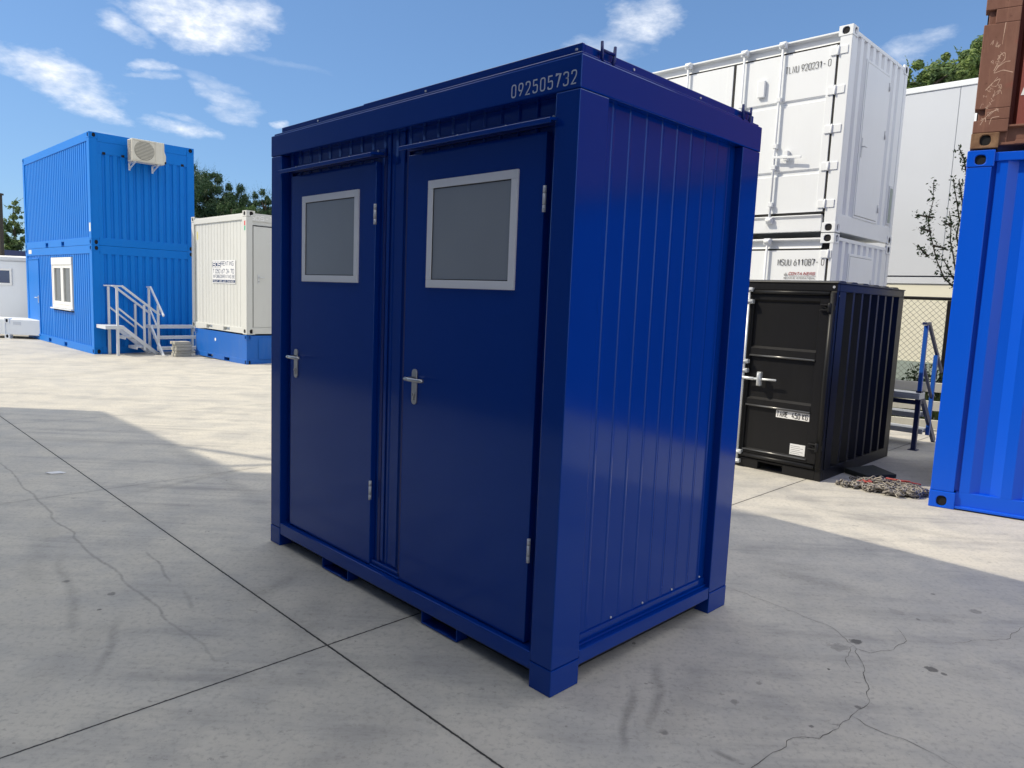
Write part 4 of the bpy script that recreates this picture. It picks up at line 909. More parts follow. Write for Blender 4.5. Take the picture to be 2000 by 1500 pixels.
    if upper:
        d = MB(); d.box(b_dx0+.06, b_dx0+.085, -.012, -.003, dz0+.85, dz0+1.12); d.tube([(b_dx0+.07, -.012, dz0+1.0), (b_dx0+.07, -.045, dz0+1.0), (b_dx0+.16, -.045, dz0+1.0)], .009, 8); d.build('handle', M['zinc'], dd)
        d = MB(); d.box(2.02, 2.17, .000, .013, .30, .90); d.build('document_recess', M['galv_white'], t, .004); d = MB(); d.box(2.045, 2.15, -.003, -.0005, .33, .86); d.build('recess_lining', M['plinth'], t)
    return t
wu = whitec(2.668, 5.420, True)
wl_ = whitec(0, 2.655, False)
b = MB(); te = strokes(b, 'TLNU 920231', FX, .905, 4.925-2.668, .088, .0505, .034, .0078, .0100); strokes(b, '-', FX, te, 4.925-2.668, .088, .05, .034, .0078, .0100); strokes(b, '0', FX, .300, 4.925-2.668, .088, .05, .034, .0078, .0100)
# letters sit on the leaf panel
b.build('code_lettering', M['ink_black'], wu, fix=False)
b = MB(); te = strokes(b, 'MSUU 611087', FX, .785, 2.212, .086, .0525, .035, .0078, .0100); strokes(b, '-', FX, te, 2.212, .086, .05, .035, .0078, .0100); strokes(b, '0', FX, .150, 2.212, .086, .05, .035, .0078, .0100)
b.build('code_lettering', M['ink_black'], wl_, fix=False)
b = MB(); strokes(b, 'CONTAINERS', FX, .610, 2.075, .036, .0405, .029, .0075, .0100, -1, .25, .3); b.build('logo_lettering', M['ink_red'], wl_, fix=False)
b = MB(); b.quad((.0100, .61, 2.060), (.0100, .21, 2.060), (.0100, .21, 2.055), (.0100, .61, 2.055)); strokes(b, 'MECHANIC INTERNATIONAL'.replace('H', 'N'), FX, .680, 2.018, .024, .0232, .017, .0045, .0100, -1, 0, .3)
for k in range(4): b.box(.0092, .0100, .668-k*.012, .674-k*.012, 2.06, 2.09+(.016 if k in (1, 2) else 0))
b.quad((.0100, .68, 2.078), (.0100, .62, 2.078), (.0100, .62, 2.071), (.0100, .68, 2.071))
b.build('logo_subtitle', M['ink_grey'], wl_, fix=False)

# ================================================================== BLACK MINI CONTAINER
BA = 2.3688-PI/2; BLn = 1.66; BWd = 1.8961; BH = 1.838
bk = thing('black_container', (2.889, 6.5728, 0), BA, 'small black storage container with galvanised locking rod, before the white stack', 'container')
f = MB()
for (y0, y1) in ((0, .055), (BLn-.055, BLn)):
    f.box(.0, .055, y0, y1, .0, 1.755); f.box(BWd-.055, BWd, y0, y1, .0, 1.755)
f.box(.0, .06, 0, BLn, 1.756, BH-.012); f.box(BWd-.055, BWd, 0, BLn, 1.756, BH-.012)
f.box(.06, BWd-.055, .0, .05, 1.756, BH-.012); f.box(.06, BWd-.055, BLn-.05, BLn, 1.756, BH-.012)
f.box(-.008, BWd+.008, -.008, BLn+.008, BH-.012, BH)
for (a, c) in ((.055, .364), (.613, 1.047), (1.296, BLn-.055)): f.box(.0, .06, a, c, .0, .098)
for (a, c) in ((.364, .613), (1.047, 1.296)): f.box(.0, .06, a, c, .078, .098); f.box(.0, .06, a, c, .0, .010)
f.box(.055, BWd-.055, .0, .05, .0, .11); f.box(.055, BWd-.055, BLn-.05, BLn, .0, .11); f.box(.055, BWd-.01, .055, BLn-.055, .06, .10)
f.build('frame', M['black'], bk, .006, 2)
b = MB(); b.tube([(-.006, .030, .115), (-.006, .030, 1.745)], .026, 12); b.tube([(-.004, .06, .125), (-.004, .82, .125)], .022, 10); b.tube([(-.002, .06, 1.735), (-.002, .82, 1.735)], .020, 10)
b.build('edge_bead', M['black'], bk)
b = MB(); sheet(b, FY, trap(.055, BWd-.055, .2225, .062, -.004, .11, .20, .46), .111, 1.755); b.build('side_wall', M['black'], bk)
b = MB()
for k in range(6): b.prism([(.06+k*.3, BH), (.12+k*.3, BH+.018), (.22+k*.3, BH+.018), (.28+k*.3, BH)], FY, .02, BLn-.02)
b.build('roof_sheet', M['black'], bk)
b = MB(); b.box(.065, .12, .06, BLn-.06, .10, 1.75); b.box(BWd-.05, BWd-.02, .06, BLn-.06, .1, 1.75); b.box(.1, BWd-.05, BLn-.04, BLn-.02, .1, 1.75); b.build('inner_wall', M['dark'], bk)
def bdoor(y0, y1):
    b = MB(); z0, z1 = .150, 1.712
    b.box(.008, .05, y0, y0+.085, z0, z1); b.box(.008, .05, y1-.035, y1, z0, z1)
    ya, yb = y0+.085, y1-.035
    prof = [(z0, .008), (.185, .008), (.20, .030), (.615, .030), (.632, .006), (.690, .006), (.712, .030), (1.105, .030), (1.123, .006), (1.190, .006), (1.212, .030), (1.645, .030), (1.662, .008), (z1, .008)]
    for (p, q) in zip(prof, prof[1:]): b.quad((p[1], ya, p[0]), (p[1], yb, p[0]), (q[1], yb, q[0]), (q[1], ya, q[0]))
    return b.build('door', M['black'], bk, .002)
dr = bdoor(.062, .822); dl = bdoor(.832, BLn-.062)
for (z, hh) in ((.628, .006), (1.119, .006), (.182, .005)): MB().tube([(.004, .148, z), (.004, .786, z)], hh+.0035, 12).build('pressed_edge', M['black_gloss'], dr)
rod = MB(); rod.tube([(-.022, .825, .045), (-.022, .825, 1.765)], .0125, 12); rr = rod.build('locking_rod', M['zinc'], dr)
for (z, yy) in ((.055, .0), (.15, .035), (.965, .03), (1.055, .03), (1.64, .035), (1.755, .0)):
    b = MB(); b.box(-.042, .010, .790-yy*.3, .845, z-.02, z+.02); b.tube([(-.045, .785, z), (-.045, .84, z)], .008, 8); b.build('rod_keeper', M['zinc'], rr, .003)
b = MB(); b.tube([(-.045, .835, .895), (-.045, .70, .893)], .016, 10); b.tube([(-.045, .70, .893), (-.045, .475, .900)], [.013, .010], 10); b.box(-.065, -.02, .625, .665, .83, .965); b.tube([(-.062, .645, .955), (-.062, .645, .835)], .019, 10); b.build('handle', M['zinc'], rr, .003)
for z in (.275, 1.565):
    b = MB(); b.tube([(-.03, .045, z), (-.03, .045, z+.085)], .016, 12); b.box(-.022, .008, .045, .135, z+.058, z+.072); b.box(-.022, .008, .045, .135, z+.012, z+.026); b.bar((-.012, .06, z+.02), (-.012, .12, z+.064), .008, .014); b.box(-.02, .0, .0, .045, z+.02, z+.062); b.build('hinge', M['black'], dr, .003)
b = MB(); b.tube([(.0055, .045, 1.795), (.001, .045, 1.795)], .011, 14) ; b.tube([(.0, .03, 1.795), (-.005, .03, 1.795)], .012, 14); b.build('bolt_cap', M['zinc'], bk)
b = MB(); b.box(.0258, .0298, .157, .480, .540, .612); tp = b.build('tare_plate', M['ink_white'], dr)
b = MB(); strokes(b, 'TARE', FX, .470, .551, .050, .0290, .0175, .0075, .0250, -1, 0, .3); strokes(b, '450 KG', FX, .322, .551, .050, .0285, .0170, .0075, .0250, -1, 0, .3); b.build('tare_lettering', M['ink_black'], tp, fix=False)
b = MB(); b.box(.0262, .0298, .172, .318, .205, .308); dp = b.build('data_plate', M['paper'], dr)
b = MB()
for k in range(5): b.quad((.0258, .31, .289-k*.017), (.0258, .19 if k % 2 else .22, .289-k*.017), (.0258, .19 if k % 2 else .22, .285-k*.017), (.0258, .31, .285-k*.017))
b.build('data_plate_print', M['ink_grey'], dp, fix=False)

# ================================================================== RIGHT: COBALT CONTAINER, BROWN CONTAINER ON TOP
RA = -0.5605; RL = 12.19; RW = 2.438; RH = 2.8752
def bigc(loc, h, label, mf, mc, ms, name, rail_mat=None):
    t = thing(name, loc, RA, label, 'container')
    f = MB()
    for (x0, x1) in ((.03, .172), (RL-.172, RL-.03)):
        for (y0, y1) in ((.03, .12), (RW-.12, RW-.03)): f.box(x0, x1, y0, y1, .03, h-.03)
    f.box(.004, .172, .004, .03, .142, h-.128); f.box(.004, .03, .03, .12, .142, h-.128); f.box(RL-.172, RL-.004, .004, .03, .142, h-.128)
    f.box(.186, RL-.186, .018, .06, h-.085, h-.018); f.box(.04, .1, .12, RW-.12, h-.1, h-.02); f.box(.01, .1, .12, RW-.12, .02, .15)
    f.build('frame', mf, t, .005, 2)
    b = MB(); b.prism([(.030, .148), (.030, .030), (.005, .030), (.005, .012), (.08, .012), (.08, .148)], lambda t_, z, d: (d, t_, z), .186, RL-.186)
    b.build('bottom_rail', rail_mat or mf, t, .002)
    for (a, c) in ((0, .186), (RL-.186, RL)):
        for (za, zb) in ((0, .140), (h-.126, h)):
            b = MB(); casting(b, FY, a, c, za, zb, 0, (.49, .42, .20, .30), .03)
            if a == 0: casting(b, FX, .0305, .17, za, zb, 0, (.5, .42, .2, .3), .03)
            b.box(a+.012, c, .031, .17, za+.004, zb-.004); b.build('corner_casting', mc, t, .006, 2)
    hole_shade_discs(t)
    b = MB(); sheet(b, FY, [(.172, .055), (.205, .055)]+trap(.205, RL-.19, .284, .040, .030, .0, .255, .245), .148, h-.085); b.build('side_wall', ms, t)
    b = MB(); sheet(b, FX, trap(.12, RW-.12, .25, .04, .02), .15, h-.1); b.build('end_wall', ms, t)
    b = MB(); b.box(.09, RL-.05, .09, RW-.05, h-.08, h-.05); b.box(.09, RL-.05, .09, RW-.05, .06, .12); b.box(.09, RL-.05, RW-.03, RW-.01, .05, h-.05); b.box(RL-.04, RL-.02, .1, RW-.1, .05, h-.05); b.build('shell', ms, t)
    return t
cob = bigc((3.5125, 5.8963, 0), RH, 'freshly painted cobalt blue shipping container at the right edge, under the brown one', M['cobalt'], M['cobalt'], M['cobalt'], 'shipping_container')
c5, s5 = math.cos(RA), math.sin(RA)
brn = thing('rusty_container', (3.5125+.012*c5, 5.8963+.012*s5, RH+.012), RA, 'weathered brown shipping container with chalk scrawl, stacked on the cobalt blue one', 'container')
h = 2.59; f = MB()
# post with side slots
f.box(.03, .235, .03, .12, .03, h-.03)
slots = [(.215, .300), (.930, 1.035), (1.65, 1.75)]
zc = .120
for (a, c) in slots:
    f.box(.004, .235, .004, .03, zc, a); f.box(.075, .235, .004, .03, a, c); zc = c
f.box(.004, .235, .004, .03, zc, h-.12)
zc = .120
for (a, c) in slots: f.box(.004, .03, .03, .12, zc, a); zc = c
f.box(.004, .03, .03, .12, zc, h-.12)
f.box(RL-.19, RL-.004, .004, .1, .12, h-.12); f.box(.24, RL-.19, .02, .08, h-.09, h-.02); f.build('frame', M['rust'], brn, .005, 2)
b = MB(); b.box(.03, .10, .035, .075, .205, .31); b.box(.03, .10, .035, .075, .92, 1.045); b.build('slot_lining', M['dark'], brn)
b = MB(); casting(b, FY, 0, .186, 0, .118, 0, (.52, .52, .20, .34), .03); casting(b, FX, .0305, .17, 0, .118, 0, (.5, .5, .2, .3), .03); b.box(.031, .186, .031, .17, .004, .114); b.build('corner_casting', M['rust_cast'], brn, .006, 2)
b = MB(); casting(b, FY, 0, .186, h-.118, h, 0, (.52, .52, .20, .34), .03); b.build('corner_casting', M['rust_cast'], brn, .006, 2); hole_shade_discs(brn)
b = MB(); b.prism([(.055, .170), (.012, .170), (.012, .155), (.045, .150), (.045, .045), (.014, .040), (.014, .022), (.09, .022), (.09, .170)], lambda t_, z, d: (d, t_, z), .190, RL-.19); b.box(.29, .55, .008, .030, .024, .052); b.build('bottom_rail', M['rust'], brn, .002)
b = MB(); sheet(b, FY, [(.235, .10), (.262, .10), (.285, .035)]+trap(.285, RL-.19, .284, .040, .030, .0, .255, .245), .170, h-.09); b.build('side_wall', M['rust_red'], brn)
b = MB(); sheet(b, FX, trap(.12, RW-.12, .25, .04, .02), .10, h-.1); b.box(.1, RL-.05, .12, RW-.05, h-.08, h-.05); b.box(.1, RL-.05, .12, RW-.05, .06, .12); b.box(.1, RL-.05, RW-.03, RW-.01, .05, h-.05); b.build('shell', M['rust'], brn)
# chalk scrawl on the post
rnd = random.Random(11); b = MB()
def scrawl(pts, w_=.0042):
    P = rounded(pts, .012, False)
    for a, c in zip(P, P[1:]):
        d = (c-a)
        if d.length < 1e-6: continue
        n_ = Vector((-d.y, d.x)).normalized()*w_*rnd.uniform(.25, .6); b.quad(*[FY(q.x, q.y, .0032) for q in (a+n_, a-n_, c-n_, c+n_)])
scrawl([(.115,.66),(.135,.70),(.16,.71),(.165,.66),(.12,.60),(.10,.56),(.16,.58),(.225,.555)], .006); scrawl([(.13,.61),(.17,.64),(.20,.64)]); scrawl([(.10,.58),(.12,.63),(.13,.69)])
scrawl([(.135,.77),(.138,.84),(.143,.93)]); scrawl([(.06,.44),(.11,.50),(.15,.52),(.13,.46),(.09,.47),(.13,.53)]); scrawl([(.05,.18),(.08,.24),(.085,.20)]); scrawl([(.07,.22),(.11,.27),(.16,.29)], .005); scrawl([(.11,.18),(.12,.23),(.17,.235)]); scrawl([(.10,.24),(.15,.30),(.16,.27)])
for _ in range(26):
    cx, cz = rnd.uniform(.05, .17), rnd.choice([rnd.uniform(.30, .46), rnd.uniform(.30, .46), rnd.uniform(.55, .72), rnd.uniform(.16, .28), rnd.uniform(.75, .8)])
    scrawl([(cx+rnd.uniform(-.02, .02), cz+rnd.uniform(-.025, .025)) for _ in range(5)], .0024)
b.build('chalk_scrawl', M['chalk'], brn, fix=False)
b = MB(); b.prism([(.292, .385), (.325, .385), (.325, .465), (.315, .47)], FY, .0285, .0275); b.build('white_mark', M['ink_white'], brn)

# ================================================================== MAT, CHAINS, BINDERS
mt_ = MB(); mt_.prism([(3.31, 7.0), (3.385, 6.70), (3.72, 6.80), (3.69, 7.20)], lambda x, y, d: (x, y, d), .003, .052)
o = mt_.build('rubber_block_mat', M['mat'], None, .006, 2); tag(o, 'flat black rubber block lying by the foot of the black container', 'mat')
def link(mb, c, d, upv, L_=.050, r=.0060, wd=.0165):
    d = d.normalized(); s = d.cross(upv)
    if s.length < 1e-4: s = d.cross(Vector((1, 0, 0)))
    s.normalize(); pts = []
    for k in range(10):
        an = 2*PI*k/10; cc, ss = math.cos(an), math.sin(an)
        pts.append(c+d*(cc*wd+math.copysign(L_/2-wd/2, cc) if abs(cc) > .05 else cc*wd)+s*(ss*wd))
    mb.tube(pts, r, 5, closed=True)
crnd = random.Random(5)
heapc = [((3.02, 6.50), (3.32, 6.28), 'leftmost grey steel chain trailing away from the heap by the black mat'), ((3.22, 6.36), (3.42, 6.14), 'grey steel chain along the front of the heap nearest the sunlit concrete'),
         ((3.36, 6.20), (3.62, 6.18), 'grey steel chain at the right end of the heap towards the blue container'), ((3.40, 6.40), (3.68, 6.35), 'grey steel chain coiled in the middle of the heap under the red binder'),
         ((3.20, 6.56), (3.58, 6.52), 'grey steel chain at the back of the heap beside the black mat'), ((3.45, 6.25), (3.70, 6.22), 'thickly coiled grey steel chain on top of the right side of the heap')]
for ci, (pa, pb, lab) in enumerate(heapc):
    cm = MB(); pa = Vector((*pa, 0)); pb = Vector((*pb, 0)); n = 74; p = pa.copy(); ax = pb-pa; side = Vector((-ax.y, ax.x, 0)).normalized()
    ph = crnd.uniform(0, 6); amp = .055 if ci else .035
    last = None
    for k in range(n):
        u = k/(n-1); fold = 4 if ci else 2
        uu = abs(((u*fold) % 2)-1); q = pa.lerp(pb, uu)+side*(amp*math.sin(u*23+ph)+.02*math.sin(u*61))+Vector((crnd.uniform(-.006, .006), crnd.uniform(-.006, .006), 0))
        z = .012+.05*u*math.exp(-((uu-.5)/.45)**2)*(1 if ci else .3)+abs(math.sin(k*1.9))*.012
        q.z = z
        if last is not None and (q-last).length > .014:
            upv = Vector((0, 0, 1)) if k % 2 else (q-last).cross(Vector((0, 0, 1))).normalized()
            if k % 2 == 0: upv = (upv+Vector((0, 0, .5))).normalized()
            link(cm, q, q-last, upv)
        last = q.copy()
    o = cm.build('steel_chain', M['chain_steel']); tag(o, lab, 'chain', 'loose chains heaped on the concrete')
def binder(p, q, label):
    p = Vector(p); q = Vector(q); b = MB(); d = (q-p).normalized(); s = d.cross(Vector((0, 0, 1)))
    b.tube([p, p.lerp(q, .5), q], [.010, .011, .008], 8); b.bar(p.lerp(q, .05), p.lerp(q, .3)+s*.04+Vector((0, 0, .010)), .02, .012); b.bar(p.lerp(q, .25)-s*.015, p.lerp(q, .7)+s*.02+Vector((0, 0, .016)), .012, .008)
    o = b.build('chain_binder', M['red_tool'], None, .003); tag(o, label, 'chain binder', 'red chain binders on the chain heap')
    h_ = MB(); h_.tube([p+d*-.01, p-d*.04+Vector((0, 0, .01)), p-d*.06-Vector((0, 0, .006)), p-d*.04-Vector((0, 0, .012))], .007, 6); h_.build('hook', M['chain_steel'], o)
binder((3.47, 6.52, .075), (3.73, 6.40, .055), 'larger red lever binder lying on the right of the chain heap')
binder((3.30, 6.42, .055), (3.20, 6.50, .04), 'smaller red binder half buried in the left of the chain heap')

b = MB(); b.prism([(-.07, -.012), (-.02, -.03), (.06, -.018), (.075, .01), (.02, .025), (-.05, .012)], lambda x, y, d: (x, y, d+.004*math.sin(x*60)), .003, .010); o = b.build('plastic_scrap', M['paper']); o.location = (-3.70, 5.77, 0); o.rotation_euler = (0, 0, .25)
tag(o, 'small white scrap of plastic lying on the shaded concrete at the left', 'litter')

# ================================================================== BLUE STEPS BEHIND
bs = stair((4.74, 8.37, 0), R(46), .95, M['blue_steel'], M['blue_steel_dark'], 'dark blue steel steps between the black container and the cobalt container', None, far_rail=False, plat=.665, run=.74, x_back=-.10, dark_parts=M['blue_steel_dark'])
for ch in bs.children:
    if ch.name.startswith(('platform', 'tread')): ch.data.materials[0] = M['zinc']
b = MB(); b.bar((0, .03, .56), (0, .92, .56), .04, .05); b.build('cross_beam', M['blue_steel_dark'], bs)
b = MB(); b.box(-.035, .06, -.028, .028, .545, .70); b.build('bolt_plate', M['blue_steel_dark'], bs)

# ================================================================== planks, fence, grass, building
FD = Vector((math.cos(R(135)), math.sin(R(135)), 0))
def along(p0, p1): return Vector((p1[0]-p0[0], p1[1]-p0[1], 0)).normalized()
for k, (z, dep, lab) in enumerate(((.56, 10.35, 'topmost pale plank rail standing before the mesh fence'), (.33, 10.0, 'middle pale plank rail below the galvanised tread'), (.09, 9.85, 'lowest pale plank rail just above the concrete'))):
    b = MB(); a = Vector((5.75, dep, z)); d = Vector((math.cos(R(-25)), math.sin(R(-25)), 0))
    b.bar(a-d*1.3, a+d*1.1, .05, .135 if k < 2 else .12)
    for s in (-1.0, .9): b.bar(a+d*s+Vector((0, .05, -z)), a+d*s+Vector((0, .05, -.0)), .06, .06) if k == 0 else None
    o = b.build('plank_rail', M['timber'], None, .004); tag(o, lab, 'plank', 'pale plank rails before the mesh fence')
gm = MB(); rg = random.Random(3)
for _ in range(5200):
    x = rg.uniform(5.0, 8.6); y = 10.9+(7-x)*.5+rg.uniform(-.5, 1.6); a = rg.uniform(0, 6.28); hh = rg.uniform(.06, .34)*(1 if rg.random() < .8 else 1.5); w_ = rg.uniform(.008, .02)
    dx, dy = math.cos(a)*w_, math.sin(a)*w_; lx, ly = rg.uniform(-.1, .1), rg.uniform(-.1, .1)
    gm.quad((x-dx, y-dy, 0), (x+dx, y+dy, 0), (x+lx+dx*.2, y+ly, hh), (x+lx-dx*.2, y+ly, hh))
o = gm.build('grass_verge', M['grass'], None, fix=False); tag(o, 'weedy grass growing along the foot of the mesh fence', 'grass', kind='stuff')

def mesh_fence():
    p0 = Vector((5.4, 13.55, 0)); d = Vector((math.cos(R(-33)), math.sin(R(-33)), 0)); Ln = 5.0; Ht = 1.86
    t = thing('mesh_fence', tuple(p0), R(-33), 'dark chain-link fence between the yard and the pale building', 'fence')
    b = MB(); b.tube([(0, 0, Ht), (Ln, 0, Ht)], .028, 8); b.build('top_tube', M['fence'], t)
    for x in (.2, 2.28, 4.4):
        b = MB(); b.bar((x, .03, 0), (x, .03, Ht-.03), .085, .06); b.build('post', M['fence'], t)
    b = MB(); s = .098; n = int((Ln+Ht)/s)
    for k in range(-int(Ht/s), int(Ln/s)):
        x0 = k*s
        for sg in (1, -1):
            a0 = max(0, -x0) if sg == 1 else max(0, x0+Ht-Ln); a1 = min(Ht, Ln-x0) if sg == 1 else min(Ht, x0+Ht)
            if a1-a0 < .05: continue
            if sg == 1: b.tube([(x0+a0, .006, a0), (x0+a1, .006, a1)], .0026, 4, cap=False)
            else: b.tube([(x0+Ht-a0, -.002, a0), (x0+Ht-a1, -.002, a1)], .0026, 4, cap=False)
    b.build('wire_mesh', M['wire'], t)
mesh_fence()
bd = thing('warehouse', (6.6, 16.45, 0), R(-45), 'pale metal-clad warehouse behind the mesh fence at the right', 'building')
b = MB()
xs = [-3.2+2.05*k-.35 for k in range(0, 9)]
for a, c in zip(xs, xs[1:]): b.box(a+.004, c-.004, .0, .12, 2.36, 5.98)
b.build('upper_wall', M['cladding'], bd, .004)
b = MB(); b.box(-3.6, 12.9, .015, .13, 2.36, 5.98); b.build('panel_joint', M['plinth'], bd)
b = MB(); b.box(-3.6, 12.9, -.02, .12, 5.985, 6.10); b.build('roof_trim', M['white'], bd, .01)
b = MB(); b.tube([(2.95, -.06, 5.95), (2.95, -.06, 2.36)], .05, 10); b.build('downpipe', M['cladding'], bd)
b = MB(); b.box(-3.6, 12.9, -.015, .12, 2.20, 2.33); b.build('drip_rail', M['galv_white'], bd, .004)
b = MB()
for a, c in zip(xs, xs[1:]): b.box(a+.9+.003, c+.9-.003, .01, .12, .62, 2.195)
b.build('lower_wall', M['cladding_low'], bd, .003)
b = MB(); b.box(-3.6, 12.9, -.03, .12, 0, .615); b.build('plinth', M['plinth'], bd, .004)
b = MB(); b.box(-3.6, 12.9, .14, 6.0, 0, 5.95); b.build('core', M['cladding'], bd)

# ------------------------------------------------------------------ far left: white cabin, tank and dark roof
fc = thing('white_cabin', (-19.36, 22.66, -.158), R(0), 'white site cabin at the far left with a small dark window', 'cabin'); fc.scale = (1.1,)*3
b = MB(); b.box(0, 4.4, 0, 2.4, .30, 2.02); b.build('wall', M['white'], fc, .02)
b = MB(); b.box(-.03, 4.43, -.05, 2.43, 2.02, 2.16); b.build('roof', M['galv_white'], fc, .03)
b = MB(); b.box(2.55, 3.36, -.03, .01, 1.34, 1.40); b.box(2.55, 3.36, -.03, .01, 1.75, 1.81); b.box(2.55, 2.61, -.03, .01, 1.40, 1.75); b.box(3.30, 3.36, -.03, .01, 1.40, 1.75); wf = b.build('window_frame', M['plastic'], fc, .004)
b = MB(); b.box(2.61, 3.30, -.012, -.004, 1.40, 1.75); b.build('pane', M['pane_blue'], wf)
b = MB(); b.box(.05, 4.35, .05, 2.35, .0, .30); b.build('skirt', M['galv_white'], fc)
lt = thing('white_tank', (-15.7, 21.0, -.205), R(0), 'low white steel tank on the ground left of the blue office stack', 'tank'); lt.scale = (1.13,)*3
b = MB(); b.box(.0, 1.9, 0, .9, .10, .50); b.build('shell', M['white'], lt, .01)
b = MB(); casting(b, FY, .80, .93, .0, .12, -.02); casting(b, FY, .80, .93, .40, .52, -.02); b.box(.80, .93, .01, .1, 0, .52); b.box(.80, .82, -.02, .01, .12, .40); b.build('corner_casting', M['white'], lt); hole_shade_discs(lt)
b = MB(); b.box(1.02, 1.22, -.006, -.001, .36, .44); b.build('data_plate', M['cladding'], lt)
dk = thing('dark_roofed_shed', (-20.0, 25.0, 0), R(0), 'dark low roof showing above the white cabin at the far left', 'shed')
b = MB(); b.box(0, 4.6, 0, 3, 0, 2.3); b.build('wall', M['galv_white'], dk); b = MB(); b.prism([(-.1, 2.3), (4.7, 2.3), (4.7, 2.42), (-.1, 2.56)], FY, -.1, 3.1); b.build('roof', M['blue_steel_dark'], dk)
pl = MB(); pl.bar((-16.95, 24.0, 0), (-16.95, 24.0, 4.22), .16, .16); pl.box(-17.06, -16.84, 23.89, 24.11, 4.2, 4.26); pl.box(-17.1, -16.8, 23.85, 24.15, 0, .05); o = pl.build('dark_pole', M['fence'], None, .004); tag(o, 'dark steel post at the left edge of the picture', 'post')

# ------------------------------------------------------------------ unseen neighbour whose shade falls on the yard
dp = thing('depot_building', (0, 0, 0), 0, 'blue-grey sheet-metal depot beside the yard whose shade covers the foreground', 'building')
def caster(pa, pb, h_, depth, name):
    a = Vector((*pa, 0)); c = Vector((*pb, 0)); d = (c-a).normalized(); n_ = Vector((-d.y, d.x, 0))
    if n_.dot(Vector((-1, -1, 0))) < 0: n_ = -n_
    b = MB(); q = [a, c, c+n_*depth, a+n_*depth]; i = len(b.v)
    b.v += [tuple(p) for p in q]+[tuple(p+Vector((0, 0, h_))) for p in q]
    for f_ in ((0,1,2,3),(4,5,6,7),(0,1,5,4),(1,2,6,5),(2,3,7,6),(3,0,4,7)): b.f.append(tuple(i+k for k in f_)); b.sm.append(False)
    n = int((c-a).length/.5); fx = -n_
    for k in range(1, n):
        p = a+d*(k*.5); q = [p-d*.06, p-d*.03+fx*.035, p+d*.03+fx*.035, p+d*.06]; i = len(b.v)
        b.v += [tuple(v_) for v_ in q]+[tuple(v_+Vector((0, 0, h_-.12))) for v_ in q]
        for f_ in ((0,1,5,4),(1,2,6,5),(2,3,7,6),(4,5,6,7)): b.f.append(tuple(i+k_ for k_ in f_)); b.sm.append(False)
    return b.build(name, M['depot'], dp)
tanE = math.tan(SUN_EL)
def back(x, y, h_):
    k = h_/tanE; return (x-k*math.cos(SUN_AZ), y-k*math.sin(SUN_AZ))
HH = 10.4
caster(back(1.25, 6.10, HH), back(14.0, -6.65, HH), HH, 8, 'main_hall')
caster(back(-4.97, 8.70, 6.8), back(-2.00, 5.77, 6.8), 6.8, 6, 'annex')
sl = MB(); p = back(-3.14, 6.93, 7.15); q = back(-1.9, 6.45, 7.15); sl.tube([(p[0], p[1], 6.78), (p[0], p[1], 7.15), (q[0], q[1], 7.15), (q[0]-.8, q[1]-.4, 6.78)], .045, 8); sl.build('shadow_bar', M['depot'], dp)  # unseen bar added for the thin shadow line it casts

# ================================================================== TREES
def leafq(mb, p, n_, s, rg, aspect=.5):
    n_ = n_.normalized(); t_ = n_.orthogonal().normalized(); t_ = Matrix.Rotation(rg.uniform(0, 6.28), 3, n_) @ t_; q = n_.cross(t_)
    mb.quad(p-t_*s*.5, p+q*s*aspect*.5, p+t_*s*.5, p-q*s*aspect*.5)
def rv(rg): 
    while True:
        v = Vector((rg.uniform(-1, 1), rg.uniform(-1, 1), rg.uniform(-1, 1)))
        if .05 < v.length < 1: return v.normalized()
def tree(name, x, y, top, clumps, mat, label, group, nleaf, ls, seed, trunk_r=.14, aspect=.45, spiky=False, low=.3, twigs=60):
    """clumps: (dx,dy,z,r) ellipsoids on limbs"""
    rg = random.Random(seed); t = thing(name, (x, y, 0), 0, label, 'tree', group)
    b = MB(); b.tube([(0, 0, 0), (.05, 0, top*.35), (0, .04, top*.7), (0, 0, top*.95)], [trunk_r, trunk_r*.8, trunk_r*.5, trunk_r*.15], 8)
    for (dx, dy, z, r) in clumps:
        zz = max(.3, z-abs(dx)*.5-.3); b.tube([(0, 0, zz), (dx*.5, dy*.5, (zz+z)/2+.05), (dx, dy, z)], [trunk_r*.4, trunk_r*.25, trunk_r*.08], 6)
    b.build('trunk', M['bark'], t)
    c = MB(); tot = sum(r**2 for *_, r in clumps)
    for (dx, dy, z, r) in clumps:
        n = int(nleaf*r*r/tot); cc = Vector((dx, dy, z)); sub = []
        for _ in range(max(6, int(14*r/.5))):
            v = rv(rg); sub.append((cc+Vector((v.x*r, v.y*r, v.z*r*1.1))*rg.uniform(.45, 1.0), r*rg.uniform(.16, .36)))
        for _ in range(n):
            sc_, sr = rg.choice(sub); v = rv(rg); p = sc_+v*sr*rg.uniform(.3, 1.0)**.6
            if spiky: p.z += sr*.9*rg.random()**2; nn = (v+Vector((0, 0, -.2))+rv(rg)*.4)
            else: nn = v+Vector((0, 0, .5))+rv(rg)*.7
            if p.z < low: continue
            leafq(c, p, nn, ls*rg.uniform(.6, 1.4), rg, aspect)
        # ragged shoots beyond the outline
        for _ in range(int(twigs*r)):
            v = rv(rg); v.z = abs(v.z)*.8+.1; s0 = cc+Vector((v.x*r, v.y*r, v.z*r))*.9; dr_ = (v+Vector((0, 0, .9 if spiky else .3))).normalized(); ln = rg.uniform(.15, .42)*(1.2 if spiky else .8)
            for k in range(12): leafq(c, s0+dr_*ln*k/12+rv(rg)*.035*(1-k/14), rv(rg)+dr_*.2, ls*.8*(1-k/18), rg, aspect)
    c.build('crown', mat, t, fix=False)
    return t
gt = 'conifers behind the office containers'
